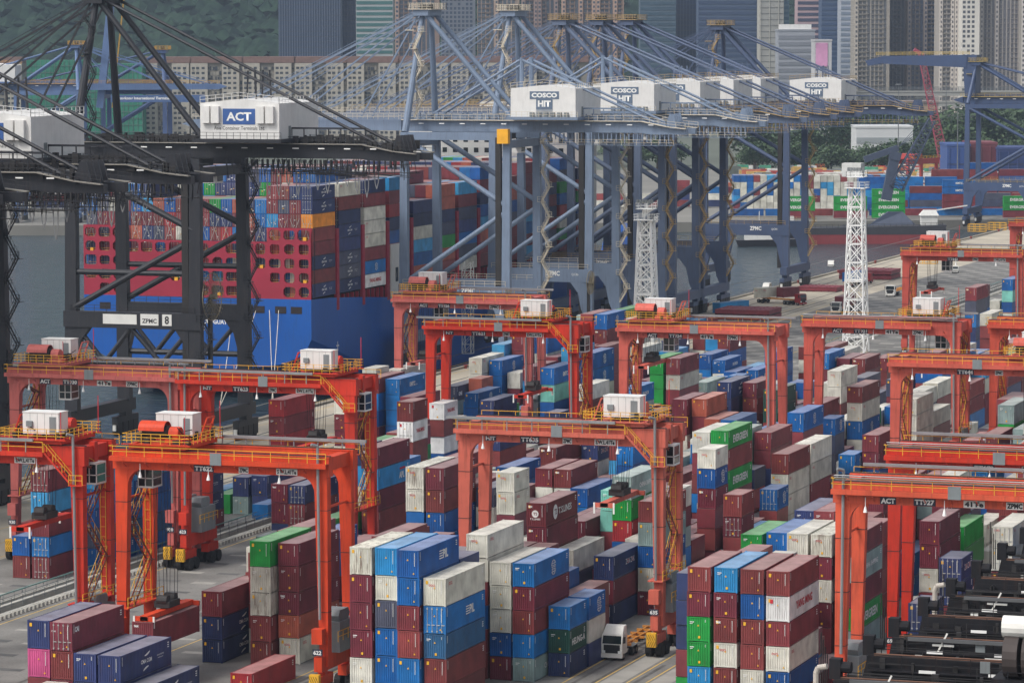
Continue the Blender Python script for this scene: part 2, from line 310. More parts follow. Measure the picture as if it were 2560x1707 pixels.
STACKS = """
M0 -136.2 344.7 40 b,!w^,!m^,!m^,!m^,!w*^
M1 -133.5 345.0 40 b^,!b^,!b^,!k^,!w,!l^
M2 -130.8 344.2 40 m^,!b^,!m^,!m,!b^,!b:pil^
M3 -128.1 344.9 40 m^,!m^,!u,!b:pil+d^,!w:oocl^
M2 -130.8 365.6 40 m^,m,b,m,w*,!w:oocl
M3 -128.1 365.5 40 !m,!b,!w,!w,!w
M4 -125.4 365.3 40 !t:china,!b:cosco,!m,!m,!b:cosco
L24 -150.9 389.0 40 m^,m^,m^,m^
L25 -148.1 390.9 40 m,m,m,m
M0 -136.2 386.6 40 m,m,m,m
M1 -133.5 386.2 40 m,m,m,m
M1 -133.5 404.2 40 m^,k^,!w^
M2 -130.8 391.8 20 m,k,b:cosco
M5 -122.7 369.5 20 !n,!G:heung,!b
M5 -122.7 376.3 20 n:kmtc,w,!b:cosco
M3 -128.1 402.8 40 !n,!m:tex^,!n:zany^
M0 -136.2 401.9 40 m^,m^,m^,!m:tex^,!m:ts^
M0 -136.2 417.1 40 m,m,g:ever,!m
M2 -130.8 418.8 40 m,w,b,!r,!g,!t:china^
M4 -125.4 411.8 40 !m^,!w^,!b,!t^,!m
L23 -153.8 465.6 40 m,m,w,!m:tex
L22 -156.6 465.8 40 m,m,w,!m
L24 -150.9 433.2 20 m^,m,m^,!w:oocl^,!w:oocl
L20 -162.2 465.4 40 m,m,b,!b
L20 -162.2 484.4 40 m,m^,m^,!m:tex
L21 -159.4 495.3 20 m,m,w,!n:zany
L24 -150.9 485.1 40 m^,m^,b^,!b^
M1 -133.5 422.6 40 n,b^,m^,T,!T
L24 -150.9 463.8 40 m^,b,!b
M2 -130.8 463.2 40 m,m^,m^,!g:ever^,!m^,!g:ever
M1 -133.5 463.4 40 m,m^,b,m:tex,m:tex^,!w:oocl^
M3 -128.1 447.1 20 m^,m^,m+d,!m:tex,!b:cosco,!w:oocl
M1 -133.5 495.5 40 m,m,n,m,!m
M1 -133.5 486.4 20 m^,r^,n:zany^
M5 -122.7 440.3 20 t^,m^,!m+d,!m^
M4 -125.4 468.4 20 m^,m:tex,!b:cosco+d^
M3 -128.1 484.7 40 w,!w:oocl^,!w:oocl^,!m^
M3 -128.1 497.7 40 m,!m^,!w:oocl^,!w:oocl^
M1 -133.5 514.3 40 b,m,m^,m^,!b:cosco^
M1 -133.5 533.7 20 m,k^,k^,!b:cosco
L25 -148.1 584.4 40 m,m,!m
M3 -128.1 423.6 40 m,b,t,m,w
R0 -107.8 394.6 40 m,n,m,g,!g
R1 -104.9 395.0 40 b,b,w,b^,!b
R2 -102.0 392.9 40 w,m^,m,w^,!w:oocl
R3 -99.2 392.9 40 m^,!m^,!w*,!m,!w:oocl*
R1 -104.9 358.3 40 g^,m^,n,n,n^
R2 -102.0 352.4 40 m,!l,!g,!g,!m,!m
R3 -99.2 352.6 40 m,!m,!w:oocl,!m:tex,!m,!l
R4 -96.3 352.4 40 m,!w,!m,!m,!b,!m
R5 -93.5 352.0 40 m,!b,!w:oocl,!m,!y:yang,!m
L20 -162.2 322.4 40 b^,m^,!p^,!n^
L21 -159.4 321.9 40 b^,m^,!m^,!m:cai+d^
L22 -156.6 321.3 40 m^,n^,!n^
L23 -153.8 321.1 40 m^,n^,!n:cma^
L24 -150.9 321.6 40 n^,!n:cma^
L22 -156.6 366.1 40 !m,!m^,!w*,!w*^,!g^
L23 -153.8 367.6 40 !w:oocl^,!o,!m:tex,!m^,!m
L20 -162.2 365.5 40 !n:cma,!n:cma,!m^
L24 -150.9 347.3 40 !r
L21 -159.4 380.5 40 w,m,m,m,m
L21 -159.4 393.7 20 n^,m^,b^,!b
L10 -190.6 453.2 40 n^,!m^,!m:tex
L11 -187.8 452.5 40 m^,!m+d^,!n+d
P2 -210.7 549.7 40 m^,b,b,b,!b:kmtc
P1 -213.6 547.6 40 m,m^,b,b^,!m
P0 -216.4 565.3 40 m,k,m,w,w^
L13 -182.1 479.6 20 n^,b^,m^,m^,!y:yang+d^,!m^
L10 -190.6 515.9 20 m^,b,y:yang+d,m,!y:yang
L15 -176.4 450.9 40 m,!m^,!m^,!l:apl^,!m^
L20 -162.2 430.3 40 k^,b^,b^,!w:oocl^,!w:oocl*^
L21 -159.4 430.2 40 m^,b^,!b:cosco^,!m^,!m^
L14 -179.3 463.0 40 m,m,m,b
P3 -207.9 580.3 40 n,b^,!b:cosco
P0 -216.4 593.2 40 m,t,!k:one
P1 -213.6 598.5 20 m^,m^,o^
P0 -216.4 606.4 40 k^,m^,w^,!w:oocl^
P1 -213.6 609.4 40 m^,b,b,!b:cosco^
P2 -210.7 611.0 20 m^,m^,w^
P4 -205.1 603.2 40 m^,m,l+d,!m:tex+d
L10 -190.6 569.7 40 k^,m,b,!T^,!b:kmtc^
P5 -202.2 572.1 40 m,!n,!n
P4 -205.1 582.0 40 g,g
L12 -184.9 554.6 20 m,n,!n^
L10 -190.6 591.2 40 m^,m^,w^,!b:cosco^,!b:cosco^
L12 -184.9 570.3 40 m,!m^,!m^,!w:oocl
P4 -205.1 645.2 40 w^,k^,m,m,!m:tex^,!b:cosco^
P3 -207.9 645.3 40 n^,w,m^,m^,m^,m
P5 -202.2 635.7 40 m^,m^,m^,m^
P5 -202.2 616.4 40 m,w,m,b,!l
L10 -190.6 620.9 40 m,b,m,m:tex,!w
L14 -179.3 595.9 40 m^,m,g,g,!g^
L15 -176.4 595.9 40 w^,m,m:tex,!w:oocl,!m^
P4 -205.1 689.2 40 m^,m,n:cma
L15 -176.4 568.3 40 b^,m,t,!b:sino^
L11 -187.8 656.4 40 m^,b^,!b:sino^
L12 -184.9 655.7 40 m,w,!b:sino
L13 -182.1 653.7 40 b^,b^
L14 -179.3 658.7 40 b^,!b:kmtc^
L20 -162.2 578.0 40 m^,m^,n:cma^,!n:cma^
L21 -159.4 584.0 40 m^,m,!m^,!m
L21 -159.4 553.1 40 m^,m^,m,!o^
L20 -162.2 551.4 40 m^,w,m^,!m^
L22 -156.6 550.6 40 m^,m,o^
L25 -148.1 529.9 40 k,m^,b,b
L15 -176.4 613.0 40 m,t,!t
P5 -202.2 702.2 40 n,w,m
L10 -190.6 670.7 40 m,m^,w,l
L11 -187.8 669.6 40 m,r^,b:cosco,!m
L23 -153.8 576.5 40 m,m,!G:hap,!G:hap^
L22 -156.6 609.2 20 m^,w:oocl^,b^
L14 -179.3 673.0 40 b,b:cosco,!b:cosco^
L15 -176.4 687.9 40 m,w,!m
L21 -159.4 634.0 40 b^,m^,m^,!b:kmtc^
L20 -162.2 648.5 40 m^,m^,m^,m^
L24 -150.9 608.8 40 m,m,w*^,!w:oocl^
L24 -150.9 627.0 40 m,k^,k
M1 -133.5 551.6 40 m^,w^,!b:cosco^,!w:oocl^,!m
M5 -122.7 516.8 40 m,!b^,!m,!m
M4 -125.4 513.1 20 n,n+d,!b:cosco^
M5 -122.7 542.2 40 m^,!w,!w:oocl^,!w:oocl,!w:oocl
M5 -122.7 577.0 40 w,!w:oocl
R0 -107.8 517.2 40 m,m,m,!m
R1 -104.9 516.2 40 b^,b^,m^,!m
R2 -102.0 494.8 40 m,m^,!b^,!l^
M4 -125.4 595.9 40 b^,b:cosco,!m,!m
M1 -133.5 577.5 40 m,w^,!b^
M0 -136.2 590.6 40 m^,m^,m:tex^,!k^
L23 -153.8 639.2 40 m,m,m,!m:tex
L22 -156.6 668.9 40 m,m,!m
L22 -156.6 638.7 40 b,m,m,m
R5 -93.5 423.8 40 m,!w:oocl^,!m^,!m^
R3 -99.2 435.4 40 !b:cosco,!b:cosco^
R4 -96.3 393.4 40 !t,!g:ever,!m^,!t:china^,!m
R3 -99.2 410.7 40 m^,m^,m^,m^
R4 -96.3 466.0 40 w+d,!w:ref+d
S0 -81.5 407.8 40 m^,b,!m,!w+d,!w:ref+d
R5 -93.5 460.1 40 w:ref+d
R5 -93.5 438.3 40 m^,g^,!g^
S0 -81.5 379.3 20 m^,m,!m^,!n+d,!n:zany+d
S0 -81.5 364.1 20 k,!m,!n^,!n+d^
S2 -75.8 367.0 20 m^,!m:x+d^
M0 -136.2 463.4 40 m^,m^,m^
L25 -148.1 488.2 40 m,m,!r
M3 -128.1 388.8 40 m^,m^
L21 -159.4 766.0 40 b^,n^,b^,k^,!m:tex^
L20 -162.2 782.7 40 b,n,b^,k,m:tex
L24 -150.9 740.4 40 m^,m:tex^,m,!w
L20 -162.2 806.0 20 m^,w^,w^
L21 -159.4 806.4 40 m^,w^,b,T,!b
P3 -207.9 414.8 40 !m+d^,!b+d,!m^,!l^,!m+d^
P2 -210.7 414.8 40 !m^,!b
P4 -205.5 423.5 40 !b^,!k,!b,!b,!l
P4 -205.5 436.1 40 !b,!u,!b,!b,!l
P4 -205.5 453.3 40 !m^,!n:cma,!n:cma,!n:cma
P3 -207.9 480.0 40 !t,!n^
P4 -204.9 480.0 40 n^,!n^
P4 -201.9 473.0 20 b
P2 -210.7 479.7 40 g^
P1 -213.5 485.0 40 l^
P3 -207.5 492.7 40 m,m,!m,!r,!m,!r
M0 -136.2 330.5 40 n^
M0 -136.2 357.2 40 w,g,b,m,m
M0 -136.2 369.8 40 w,b,g^,l
M0 -136.2 429.6 40 w,m,m,w
M0 -136.2 442.2 40 b^,w,w,m
M0 -136.2 454.8 20 w,l^,b^
M0 -136.2 475.9 40 w,g,m,w^,n
M0 -136.2 488.5 40 b,m^,l,w^,t
M0 -136.2 501.1 40 m^,n^,b
M0 -136.2 513.7 40 m,m^,m^,w
M0 -136.2 526.2 40 n,g^,l^
M0 -136.2 538.8 40 b^,m,m
M0 -136.2 551.4 40 b^,m^,w^
M0 -136.2 564.0 40 w^,m^,g
M0 -136.2 576.6 40 t,w,w
M0 -136.2 603.1 40 m,n,w,m,w
M0 -136.2 615.7 40 w^,m,w,w^,!m
M0 -136.2 628.3 40 w^,m,k,b^,m
M1 -133.5 331.2 40 m^
M1 -133.5 357.5 40 m^,t^,w,m^,k
M1 -133.5 370.1 40 w,b,b,m,n
M1 -133.5 435.1 40 m,m^,b^,m^
M1 -133.5 447.7 40 m,m
M1 -133.5 475.9 20 w,t^,n^,g^,m^
M1 -133.5 526.8 20 m
M1 -133.5 540.1 20 n,m^
M1 -133.5 564.1 40 b,n
M1 -133.5 590.1 40 b,w
M1 -133.5 602.7 40 m^,n,m,b
M1 -133.5 615.2 40 m,l,w,w,w
M1 -133.5 627.8 40 w^,m,w,m^,w^
M1 -133.5 640.4 40 b^,n^,m^,b^
M2 -130.8 330.2 40 w
M2 -130.8 356.7 20 m^,l^,b^,w^,n^
M2 -130.8 378.1 40 w^,m,n,b^
M2 -130.8 398.2 40 b
M2 -130.8 410.8 20 m,m^
M2 -130.8 431.3 40 m^,b^,b^
M2 -130.8 443.9 40 m,m
M2 -130.8 456.5 20 m,g,w,b,b
M2 -130.8 475.7 40 k
M2 -130.8 488.3 40 l^
M2 -130.8 500.9 40 m,m
M2 -130.8 513.5 40 g^
M2 -130.8 526.1 40 m
M2 -130.8 538.6 40 l
M2 -130.8 551.2 40 m^,b
M2 -130.8 563.8 40 b^
M2 -130.8 576.4 40 b^
M2 -130.8 589.0 40 k^,m^,m^,m,b
M2 -130.8 601.6 40 m^,m^,n^,b,b^
M2 -130.8 614.2 40 b,m^,g^,m^,b
M2 -130.8 626.8 40 w,n,w,m^
M2 -130.8 639.4 40 w^,m^,m^,m^
M3 -128.1 378.0 20 m,l^,n^,k^
M3 -128.1 415.4 20 w^,b^,w^
M3 -128.1 436.1 20 m^,m^
M3 -128.1 453.5 40 l^,w^,t^
M3 -128.1 466.1 40 b^
M3 -128.1 510.2 40 k^
M3 -128.1 522.8 40 m^,w^
M3 -128.1 535.4 40 k
M3 -128.1 548.0 40 m^,k^
M3 -128.1 560.6 40 t^,m
M3 -128.1 573.2 40 m^,b^,m^,m^
M3 -128.1 585.8 40 m^,w^,m^,w^,!b^
M3 -128.1 598.3 40 m^,m,m^,b^,!m^
M3 -128.1 610.9 40 n^,m^,m^,m^
M3 -128.1 623.5 40 w^,k^,b^,w^
M3 -128.1 636.1 40 w^,b,w
M4 -125.4 377.9 40 l^
M4 -125.4 424.4 40 w^
M4 -125.4 437.0 40 t^
M4 -125.4 449.6 40 g,m^
M4 -125.4 519.5 40 b^
M4 -125.4 532.1 40 m^,m^
M4 -125.4 544.7 40 k,b^
M4 -125.4 557.3 40 k,n,w,n,w
M4 -125.4 569.9 40 m^,m,w,m,!w
M4 -125.4 582.5 40 t^
M4 -125.4 608.4 40 m,m,m,w,!l
M4 -125.4 621.0 40 w,m^,w^,m,m
M4 -125.4 633.6 40 g^,m^,m^,b^,m^
M5 -122.7 420.5 40 l
M5 -122.7 433.1 20 m
M5 -122.7 446.7 40 m^,l
M5 -122.7 459.3 40 m
M5 -122.7 471.9 40 g^
M5 -122.7 484.4 40 w^
M5 -122.7 529.4 40 m^
M5 -122.7 554.8 40 m,w,m,!w
M5 -122.7 589.6 40 m
M5 -122.7 602.2 40 w
M5 -122.7 614.8 40 w^,b,n^,!m^,!g
M5 -122.7 627.4 40 k^,n^,m,m^,t^
L20 -162.2 297.8 40 k,b^
L20 -162.2 310.4 20 w^,m^
L20 -162.2 378.0 40 w,w^,m^,w^
L20 -162.2 390.6 40 n,l,w,k
L20 -162.2 403.2 40 n,m,m
L20 -162.2 415.8 40 m,m
L20 -162.2 442.8 40 l^,l,m^,w^,!m^
L20 -162.2 455.4 20 k,w,k,w
L20 -162.2 478.0 20 m,n,m
L20 -162.2 496.9 40 b,w^,b^,!w
L20 -162.2 509.5 40 n,b,m
L20 -162.2 522.1 40 m,w^,g^
L20 -162.2 534.7 40 m^
L20 -162.2 563.9 40 w,b,n
L20 -162.2 590.5 40 k^,w^,b^
L20 -162.2 603.1 40 m^,l^,w
L20 -162.2 615.7 40 k,w^
L20 -162.2 628.3 40 k^,m^
L20 -162.2 640.9 20 k,m
L21 -159.4 296.2 40 n^,m
L21 -159.4 308.8 40 m^,w^
L21 -159.4 372.2 20 w^,m^,m^,m^
L21 -159.4 400.1 40 t,w,w
L21 -159.4 412.7 40 m,m,m
L21 -159.4 442.7 40 w,w^,t,m^
L21 -159.4 455.3 40 m^,m,m
L21 -159.4 467.9 40 w,m
L21 -159.4 480.5 40 m,m
L21 -159.4 501.7 40 n^,g^,k^
L21 -159.4 514.3 40 m^,m,b^,b
L21 -159.4 526.9 40 b
L21 -159.4 539.5 40 w^
L21 -159.4 565.6 40 k^,m^
L21 -159.4 596.5 40 m^,g^,b^
L21 -159.4 609.1 40 g,m^,b
L21 -159.4 621.7 20 m,m
L21 -159.4 646.5 40 m^,n^,g,w
L22 -156.6 297.9 40 m
L22 -156.6 310.5 20 b^
L22 -156.6 378.6 40 n
L22 -156.6 391.2 40 m^
L22 -156.6 403.8 40 w,m
L22 -156.6 416.4 40 m^,g^
L22 -156.6 428.9 40 m^
L22 -156.6 441.5 40 w^,k,!w,!k
L22 -156.6 454.1 20 b^,m^
L22 -156.6 478.3 40 t
L22 -156.6 490.9 40 m^,m^
L22 -156.6 503.5 40 w^,b^,w^,w^
L22 -156.6 516.1 40 g,b
L22 -156.6 528.7 40 k^
L22 -156.6 541.3 20 g^,m^
L22 -156.6 563.2 40 m^,t
L22 -156.6 575.8 40 m^
L22 -156.6 588.4 40 g,m,m^
L22 -156.6 600.9 20 g^,m^
L22 -156.6 615.6 40 k,m
L22 -156.6 628.2 20 w^,m^
L23 -153.8 297.2 40 m,w^
L23 -153.8 309.8 20 l^
L23 -153.8 380.2 40 w
L23 -153.8 392.8 40 l,b,m
L23 -153.8 405.4 40 m,b,m
L23 -153.8 418.0 40 w
L23 -153.8 430.6 40 m^,m^
L23 -153.8 443.1 40 m,m,m
L23 -153.8 455.7 20 l^,l^
L23 -153.8 478.1 40 m
L23 -153.8 490.7 40 m^,g^,l^,m^,!m^
L23 -153.8 503.3 40 l,m,m,b,!m
L23 -153.8 515.9 40 w^,w^
L23 -153.8 528.5 40 m^,t^
L23 -153.8 541.0 40 w,m,m
L23 -153.8 553.6 40 t^
L23 -153.8 566.2 20 l
L23 -153.8 589.1 40 w^,n^
L23 -153.8 601.7 40 n
L23 -153.8 614.3 40 t,t^,w
L23 -153.8 626.9 20 w^,m
L23 -153.8 651.8 40 w^
L23 -153.8 664.3 40 g
L23 -153.8 676.9 40 w^
L24 -150.9 296.7 40 w,m^
L24 -150.9 309.3 20 m^,m^
L24 -150.9 401.5 40 m,w
L24 -150.9 414.1 40 g,m
L24 -150.9 426.7 20 b,w
L24 -150.9 439.7 40 n^,w
L24 -150.9 452.2 20 m^,l
L24 -150.9 476.4 20 m,m,m
L24 -150.9 497.6 40 m,b
L24 -150.9 510.2 40 g
L24 -150.9 522.8 40 b,l^,w^
L24 -150.9 535.4 40 m,b,b
L24 -150.9 548.0 40 n
L24 -150.9 560.6 40 g^,b^
L24 -150.9 573.2 40 m,m^
L24 -150.9 585.8 40 l^
L24 -150.9 598.3 20 w,m
L24 -150.9 639.5 40 m
L24 -150.9 652.1 40 b^
L24 -150.9 664.7 40 b^
L25 -148.1 297.3 40 w
L25 -148.1 309.9 40 n
L25 -148.1 372.9 40 w^
L25 -148.1 403.4 40 m^,w
L25 -148.1 416.0 40 k,w,l
L25 -148.1 428.6 40 l,w^
L25 -148.1 441.2 40 b,n^
L25 -148.1 453.8 40 b,m^
L25 -148.1 466.4 40 m^,w
L25 -148.1 478.9 20 w,m^,b^
L25 -148.1 500.8 40 n^,m^
L25 -148.1 513.4 40 l^,k^,b^
L25 -148.1 542.5 40 w^,b^
L25 -148.1 555.0 40 m^,g^
L25 -148.1 567.6 40 w^,t
L25 -148.1 596.9 40 m
L25 -148.1 609.5 40 m^
L25 -148.1 622.1 40 t,n^
L25 -148.1 634.7 40 m^,m
L25 -148.1 647.2 40 w,m^
L10 -190.6 465.8 40 m,m^,m
L10 -190.6 478.4 40 l,m,w^
L10 -190.6 491.0 40 w^,b
L10 -190.6 503.6 20 k^,m^,w^,m^
L10 -190.6 522.3 40 m^,m
L10 -190.6 534.9 40 b^,m^
L10 -190.6 547.5 40 m,w
L10 -190.6 560.1 20 b^
L10 -190.6 582.2 20 b,n,m
L10 -190.6 603.7 40 m
L10 -190.6 633.4 40 g,n,m
L10 -190.6 646.0 40 t,b^
L10 -190.6 658.6 20 w,w
L11 -187.8 441.1 20 t^
L11 -187.8 465.0 40 m^,l^,m,!m
L11 -187.8 477.6 40 k,m^,m^,g^
L11 -187.8 490.2 40 w^,m^,g^,m^
L11 -187.8 502.8 40 n,l
L11 -187.8 515.4 40 w
L11 -187.8 528.0 40 m,m
L11 -187.8 540.6 40 w^,b^
L11 -187.8 553.1 40 b,m
L11 -187.8 565.7 40 n^,m^
L11 -187.8 578.3 40 m,w,n^
L11 -187.8 590.9 40 m^
L11 -187.8 603.5 40 n,g
L11 -187.8 616.1 40 m,k
L11 -187.8 628.7 40 b^,n^,b^,l^
L11 -187.8 641.3 40 n
L12 -184.9 441.0 40 m
L12 -184.9 453.6 40 k^
L12 -184.9 466.1 40 b^,w^,m^
L12 -184.9 478.7 40 m^,m^,k^,w^
L12 -184.9 491.3 40 b
L12 -184.9 503.9 40 m
L12 -184.9 516.5 40 b,w
L12 -184.9 529.1 40 w^,n,n
L12 -184.9 541.7 40 w^
L12 -184.9 561.0 20 m
L12 -184.9 582.9 40 m^,m^
L12 -184.9 595.5 40 m^,w
L12 -184.9 608.1 40 b,b^,m^
L12 -184.9 620.6 40 b,b^,n,b
L12 -184.9 633.2 40 m,m^
L12 -184.9 645.8 20 w^
L12 -184.9 668.2 40 l^
L13 -182.1 440.7 40 m
L13 -182.1 453.3 40 m
L13 -182.1 465.9 40 m,k,w
L13 -182.1 486.0 40 w^,b
L13 -182.1 498.6 40 m
L13 -182.1 511.1 40 g,w,b^
L13 -182.1 523.7 40 w,w
L13 -182.1 536.3 40 m
L13 -182.1 548.9 40 w^
L13 -182.1 561.5 40 w^
L13 -182.1 574.1 40 b
L13 -182.1 586.7 40 m,t,w
L13 -182.1 599.3 40 b^,w^,k^
L13 -182.1 611.9 40 n^,l,n^,b^
L13 -182.1 624.5 40 l^,n^
L13 -182.1 637.0 40 w,b^
L13 -182.1 666.2 40 k^,l
L14 -179.3 441.3 40 b^,g
L14 -179.3 453.9 20 w^,m,w^,l^,n^
L14 -179.3 475.5 40 b,g^
L14 -179.3 488.1 40 b,k,w^
L14 -179.3 500.7 40 w^,n^,b
L14 -179.3 513.3 40 t^,m^
L14 -179.3 525.9 40 b
L14 -179.3 538.5 40 m^
L14 -179.3 551.0 40 m^
L14 -179.3 563.6 40 m^
L14 -179.3 576.2 40 m^,m^
L14 -179.3 588.8 20 m^,m^
L14 -179.3 608.4 40 m^,b^,w^
L14 -179.3 621.0 40 m^,l^
L14 -179.3 633.6 40 m^
L14 -179.3 646.2 20 m^,b^
L15 -176.4 440.7 20 n^
L15 -176.4 463.4 40 w,m
L15 -176.4 476.0 40 w,g
L15 -176.4 488.6 40 m^,t^
L15 -176.4 501.2 40 m,b,m^,!n
L15 -176.4 513.8 40 g^,m
L15 -176.4 526.3 40 m^,w^
L15 -176.4 538.9 40 m^,b
L15 -176.4 551.5 40 w^,l
L15 -176.4 580.9 40 w,m^
L15 -176.4 625.5 40 k^,m^
L15 -176.4 638.1 40 m^
L15 -176.4 650.7 40 m
P0 -216.4 541.2 40 w^,!m,!m,!w,!t
P0 -216.4 553.8 20 m^,m^,n^,n^,w^
P0 -216.4 577.8 40 w,k^
P0 -216.4 618.9 40 w,n,g,m,l
P0 -216.4 631.5 40 m^,k^,w^,m,b^
P0 -216.4 644.1 40 l,n,b,n
P0 -216.4 656.7 40 m^,t^,w^,n^
P0 -216.4 669.3 40 w^,t^,b^,m^,t^
P0 -216.4 681.9 40 m,b^,m^,w,m^
P0 -216.4 694.5 40 w^,b,m^,m
P1 -213.6 560.2 40 m,m,m
P1 -213.6 572.8 40 b
P1 -213.6 585.4 40 w
P1 -213.6 621.9 40 m^,w^,m^,m^,!m^
P1 -213.6 634.5 40 b,m^,t,m,w
P1 -213.6 647.1 40 m^,b,l^,w^
P1 -213.6 659.7 40 w^,n,l,n^,n^
P1 -213.6 672.2 40 n^,m^,w^,m^,b^
P1 -213.6 684.8 40 b^,w^,n^,m^,g^
P2 -210.7 540.3 20 w^
P2 -210.7 562.2 40 m,n
P2 -210.7 574.8 40 l
P2 -210.7 587.4 40 n^,b^
P2 -210.7 600.0 20 k
P2 -210.7 617.4 40 m,m^,m
P2 -210.7 630.0 40 n,m,m^,m
P2 -210.7 642.6 40 b,m,l^,m,m
P2 -210.7 655.1 40 m^,b,w,m^
P2 -210.7 667.7 40 w,m,b^,m^
P2 -210.7 680.3 40 b,b,w,m,w
P3 -207.9 541.5 40 m
P3 -207.9 554.1 40 l,t,w
P3 -207.9 592.8 40 n^
P3 -207.9 605.4 40 l^
P3 -207.9 618.0 40 w^,n^,b^,w^,!b^
P3 -207.9 630.6 40 m^,m,k^,b^
P3 -207.9 657.9 40 k^,m,w^,b^,g
P3 -207.9 670.4 40 g,n,b^,w
P4 -205.1 541.7 40 m^,b^,m^,m
P4 -205.1 554.3 40 m^,w^
P4 -205.1 594.5 20 k^
P4 -205.1 615.7 40 m,m^,m^,m^
P4 -205.1 628.3 40 m^,m^,b^,m^
P4 -205.1 657.7 40 m^,b,m,m^,b
P4 -205.1 670.3 40 t
R0 -107.8 407.1 40 k^,m^,n^,w
R0 -107.8 419.7 40 w^,m^,l^
R0 -107.8 432.3 40 t,n^,k^
R0 -107.8 444.9 40 w,m,m
R0 -107.8 457.5 40 m,g^,b
R0 -107.8 470.1 40 l,b^
R0 -107.8 482.7 40 n,m,w
R0 -107.8 495.2 40 m
R0 -107.8 507.8 20 w,b
R0 -107.8 529.7 40 m^,m^,w
R0 -107.8 542.3 40 n^,n^,w,m^,m
R0 -107.8 554.9 40 m,b^,m,t
R0 -107.8 567.5 40 k,k^,w^,w^,l^
R1 -104.9 370.9 40 m,m^,m^,b^
R1 -104.9 383.4 20 b^,t^,b^,m
R1 -104.9 407.5 40 l^,b^,l^,m,!n^
R1 -104.9 420.1 40 l,b^,k
R1 -104.9 432.7 40 l^,b^,m^,m^
R1 -104.9 445.3 40 w,w,t^,m
R1 -104.9 457.9 40 n^,w^,l^,m
R1 -104.9 470.5 40 m^,m^,n^,g
R1 -104.9 483.1 40 t,w,w^
R1 -104.9 495.7 40 m,l^,n
R1 -104.9 508.3 20 k^,m,w^
R1 -104.9 528.8 40 g^,t^,m^,g^,!t^
R1 -104.9 541.3 40 w^,w^,w^,m^,m
R1 -104.9 553.9 40 t^,m^,w^,k^,m^
R1 -104.9 566.5 40 n^,n,m,w^,w^
R2 -102.0 340.5 20 w^
R2 -102.0 365.0 40 m^,l^,w^,m^,m^
R2 -102.0 377.6 40 m,m,w,k
R2 -102.0 405.4 40 m^,b^,w^,n^,!m^
R2 -102.0 418.0 40 w^,m^,b^,m
R2 -102.0 430.6 40 m^,m^,b,!m,!m
R2 -102.0 443.2 40 t,m,m^,m,!m^
R2 -102.0 455.8 40 w,b,w^,m^,!k^
R2 -102.0 468.4 40 b^,b^,m^
R2 -102.0 481.0 40 m,m^
R2 -102.0 507.3 40 n^,b^
R2 -102.0 519.9 40 k^,b^
R2 -102.0 532.5 40 w^,l^,b^,m
R2 -102.0 545.1 40 m,n^,m,b,m^
R2 -102.0 557.7 40 m,l,w,b,b
R2 -102.0 570.3 40 w^,t^,w^,w^,w^
R3 -99.2 340.0 20 t
R3 -99.2 365.1 40 m^,w,t^,m,w^
R3 -99.2 377.7 40 m
R3 -99.2 447.9 40 b,m^,m,t,!m
R3 -99.2 460.5 40 m^,m,m
R3 -99.2 473.1 40 m^
R3 -99.2 485.7 40 t^,b^
R3 -99.2 498.3 40 m,m^
R3 -99.2 510.9 40 t,m,n,k,t
R3 -99.2 523.5 40 b^,w^,n^,k^,m^
R3 -99.2 536.0 40 b,n,b,t,w^
R3 -99.2 548.6 40 k,b,w,t
R3 -99.2 561.2 40 n,b^,m^,m^
R3 -99.2 573.8 40 m,m^,g,m^
R4 -96.3 341.0 20 m
R4 -96.3 364.9 40 l^,m^
R4 -96.3 443.8 40 w,n^,l,!m^,!w^
R4 -96.3 456.4 20 m^,t,k^
R4 -96.3 478.5 40 t^,m^
R4 -96.3 491.1 40 m,m^,w^
R4 -96.3 503.7 40 k^,m^,t^,m^,w
R4 -96.3 516.3 40 m^,k^,t^,g^,w^
R4 -96.3 528.9 40 b,l^,b,k^,w
R4 -96.3 541.5 40 k^,m^,m^,m^,m
R4 -96.3 554.1 40 g^,b^,w,l^,m
R4 -96.3 566.7 40 w,m,m^,b,m^
R5 -93.5 341.5 20 w
R5 -93.5 364.6 40 !m^
R5 -93.5 414.9 20 w
R5 -93.5 472.7 40 m,m^,!m
R5 -93.5 485.3 40 b^,b^,g^,m,w
R5 -93.5 497.9 40 m,w,w,l,m
R5 -93.5 510.5 40 w,n^,n^,m,w
R5 -93.5 523.0 40 n,w,m,m,n
R5 -93.5 535.6 40 w^,b^,w^,b^,b^
R5 -93.5 548.2 40 w^,l,k,m,m^
R5 -93.5 560.8 40 k^,w^,m,m^
R5 -93.5 573.4 40 k,b^,t^,n,n^
S0 -81.5 356.1 20 w^
S0 -81.5 370.5 20 m,n
S0 -81.5 385.7 40 w,b,!m
S0 -81.5 398.3 20 b^,l^
S0 -81.5 420.3 40 m,m^,l^,w^
S0 -81.5 432.9 40 m,m,m^,w^,b
S0 -81.5 445.5 40 m,m,g,g,b
S0 -81.5 458.1 40 m^,t^,w^,w,k
S0 -81.5 470.6 40 n^,m^,t^,m^,w^
S1 -78.7 355.3 40 w^
S1 -78.7 367.9 40 m^,!m^
S1 -78.7 380.5 40 n^,w^
S1 -78.7 393.1 40 b^,l
S1 -78.7 405.7 40 m^,n^
S1 -78.7 418.2 40 k,l,w,b,t
S1 -78.7 430.8 40 n,l^,b,b,n
S1 -78.7 443.4 40 n^,l,m^,m^
S1 -78.7 456.0 40 t,g^,m^,w,k
S1 -78.7 468.6 40 t^,b^,w^,w^,t^
S2 -75.8 355.1 20 w
S2 -75.8 373.4 40 m,w^,!m
S2 -75.8 386.0 40 b,k,m
S2 -75.8 398.6 40 m^,m^,b^,b^,n
S2 -75.8 411.2 40 w,n,k,t,m
S2 -75.8 423.8 40 m^,b,n^,m,m^
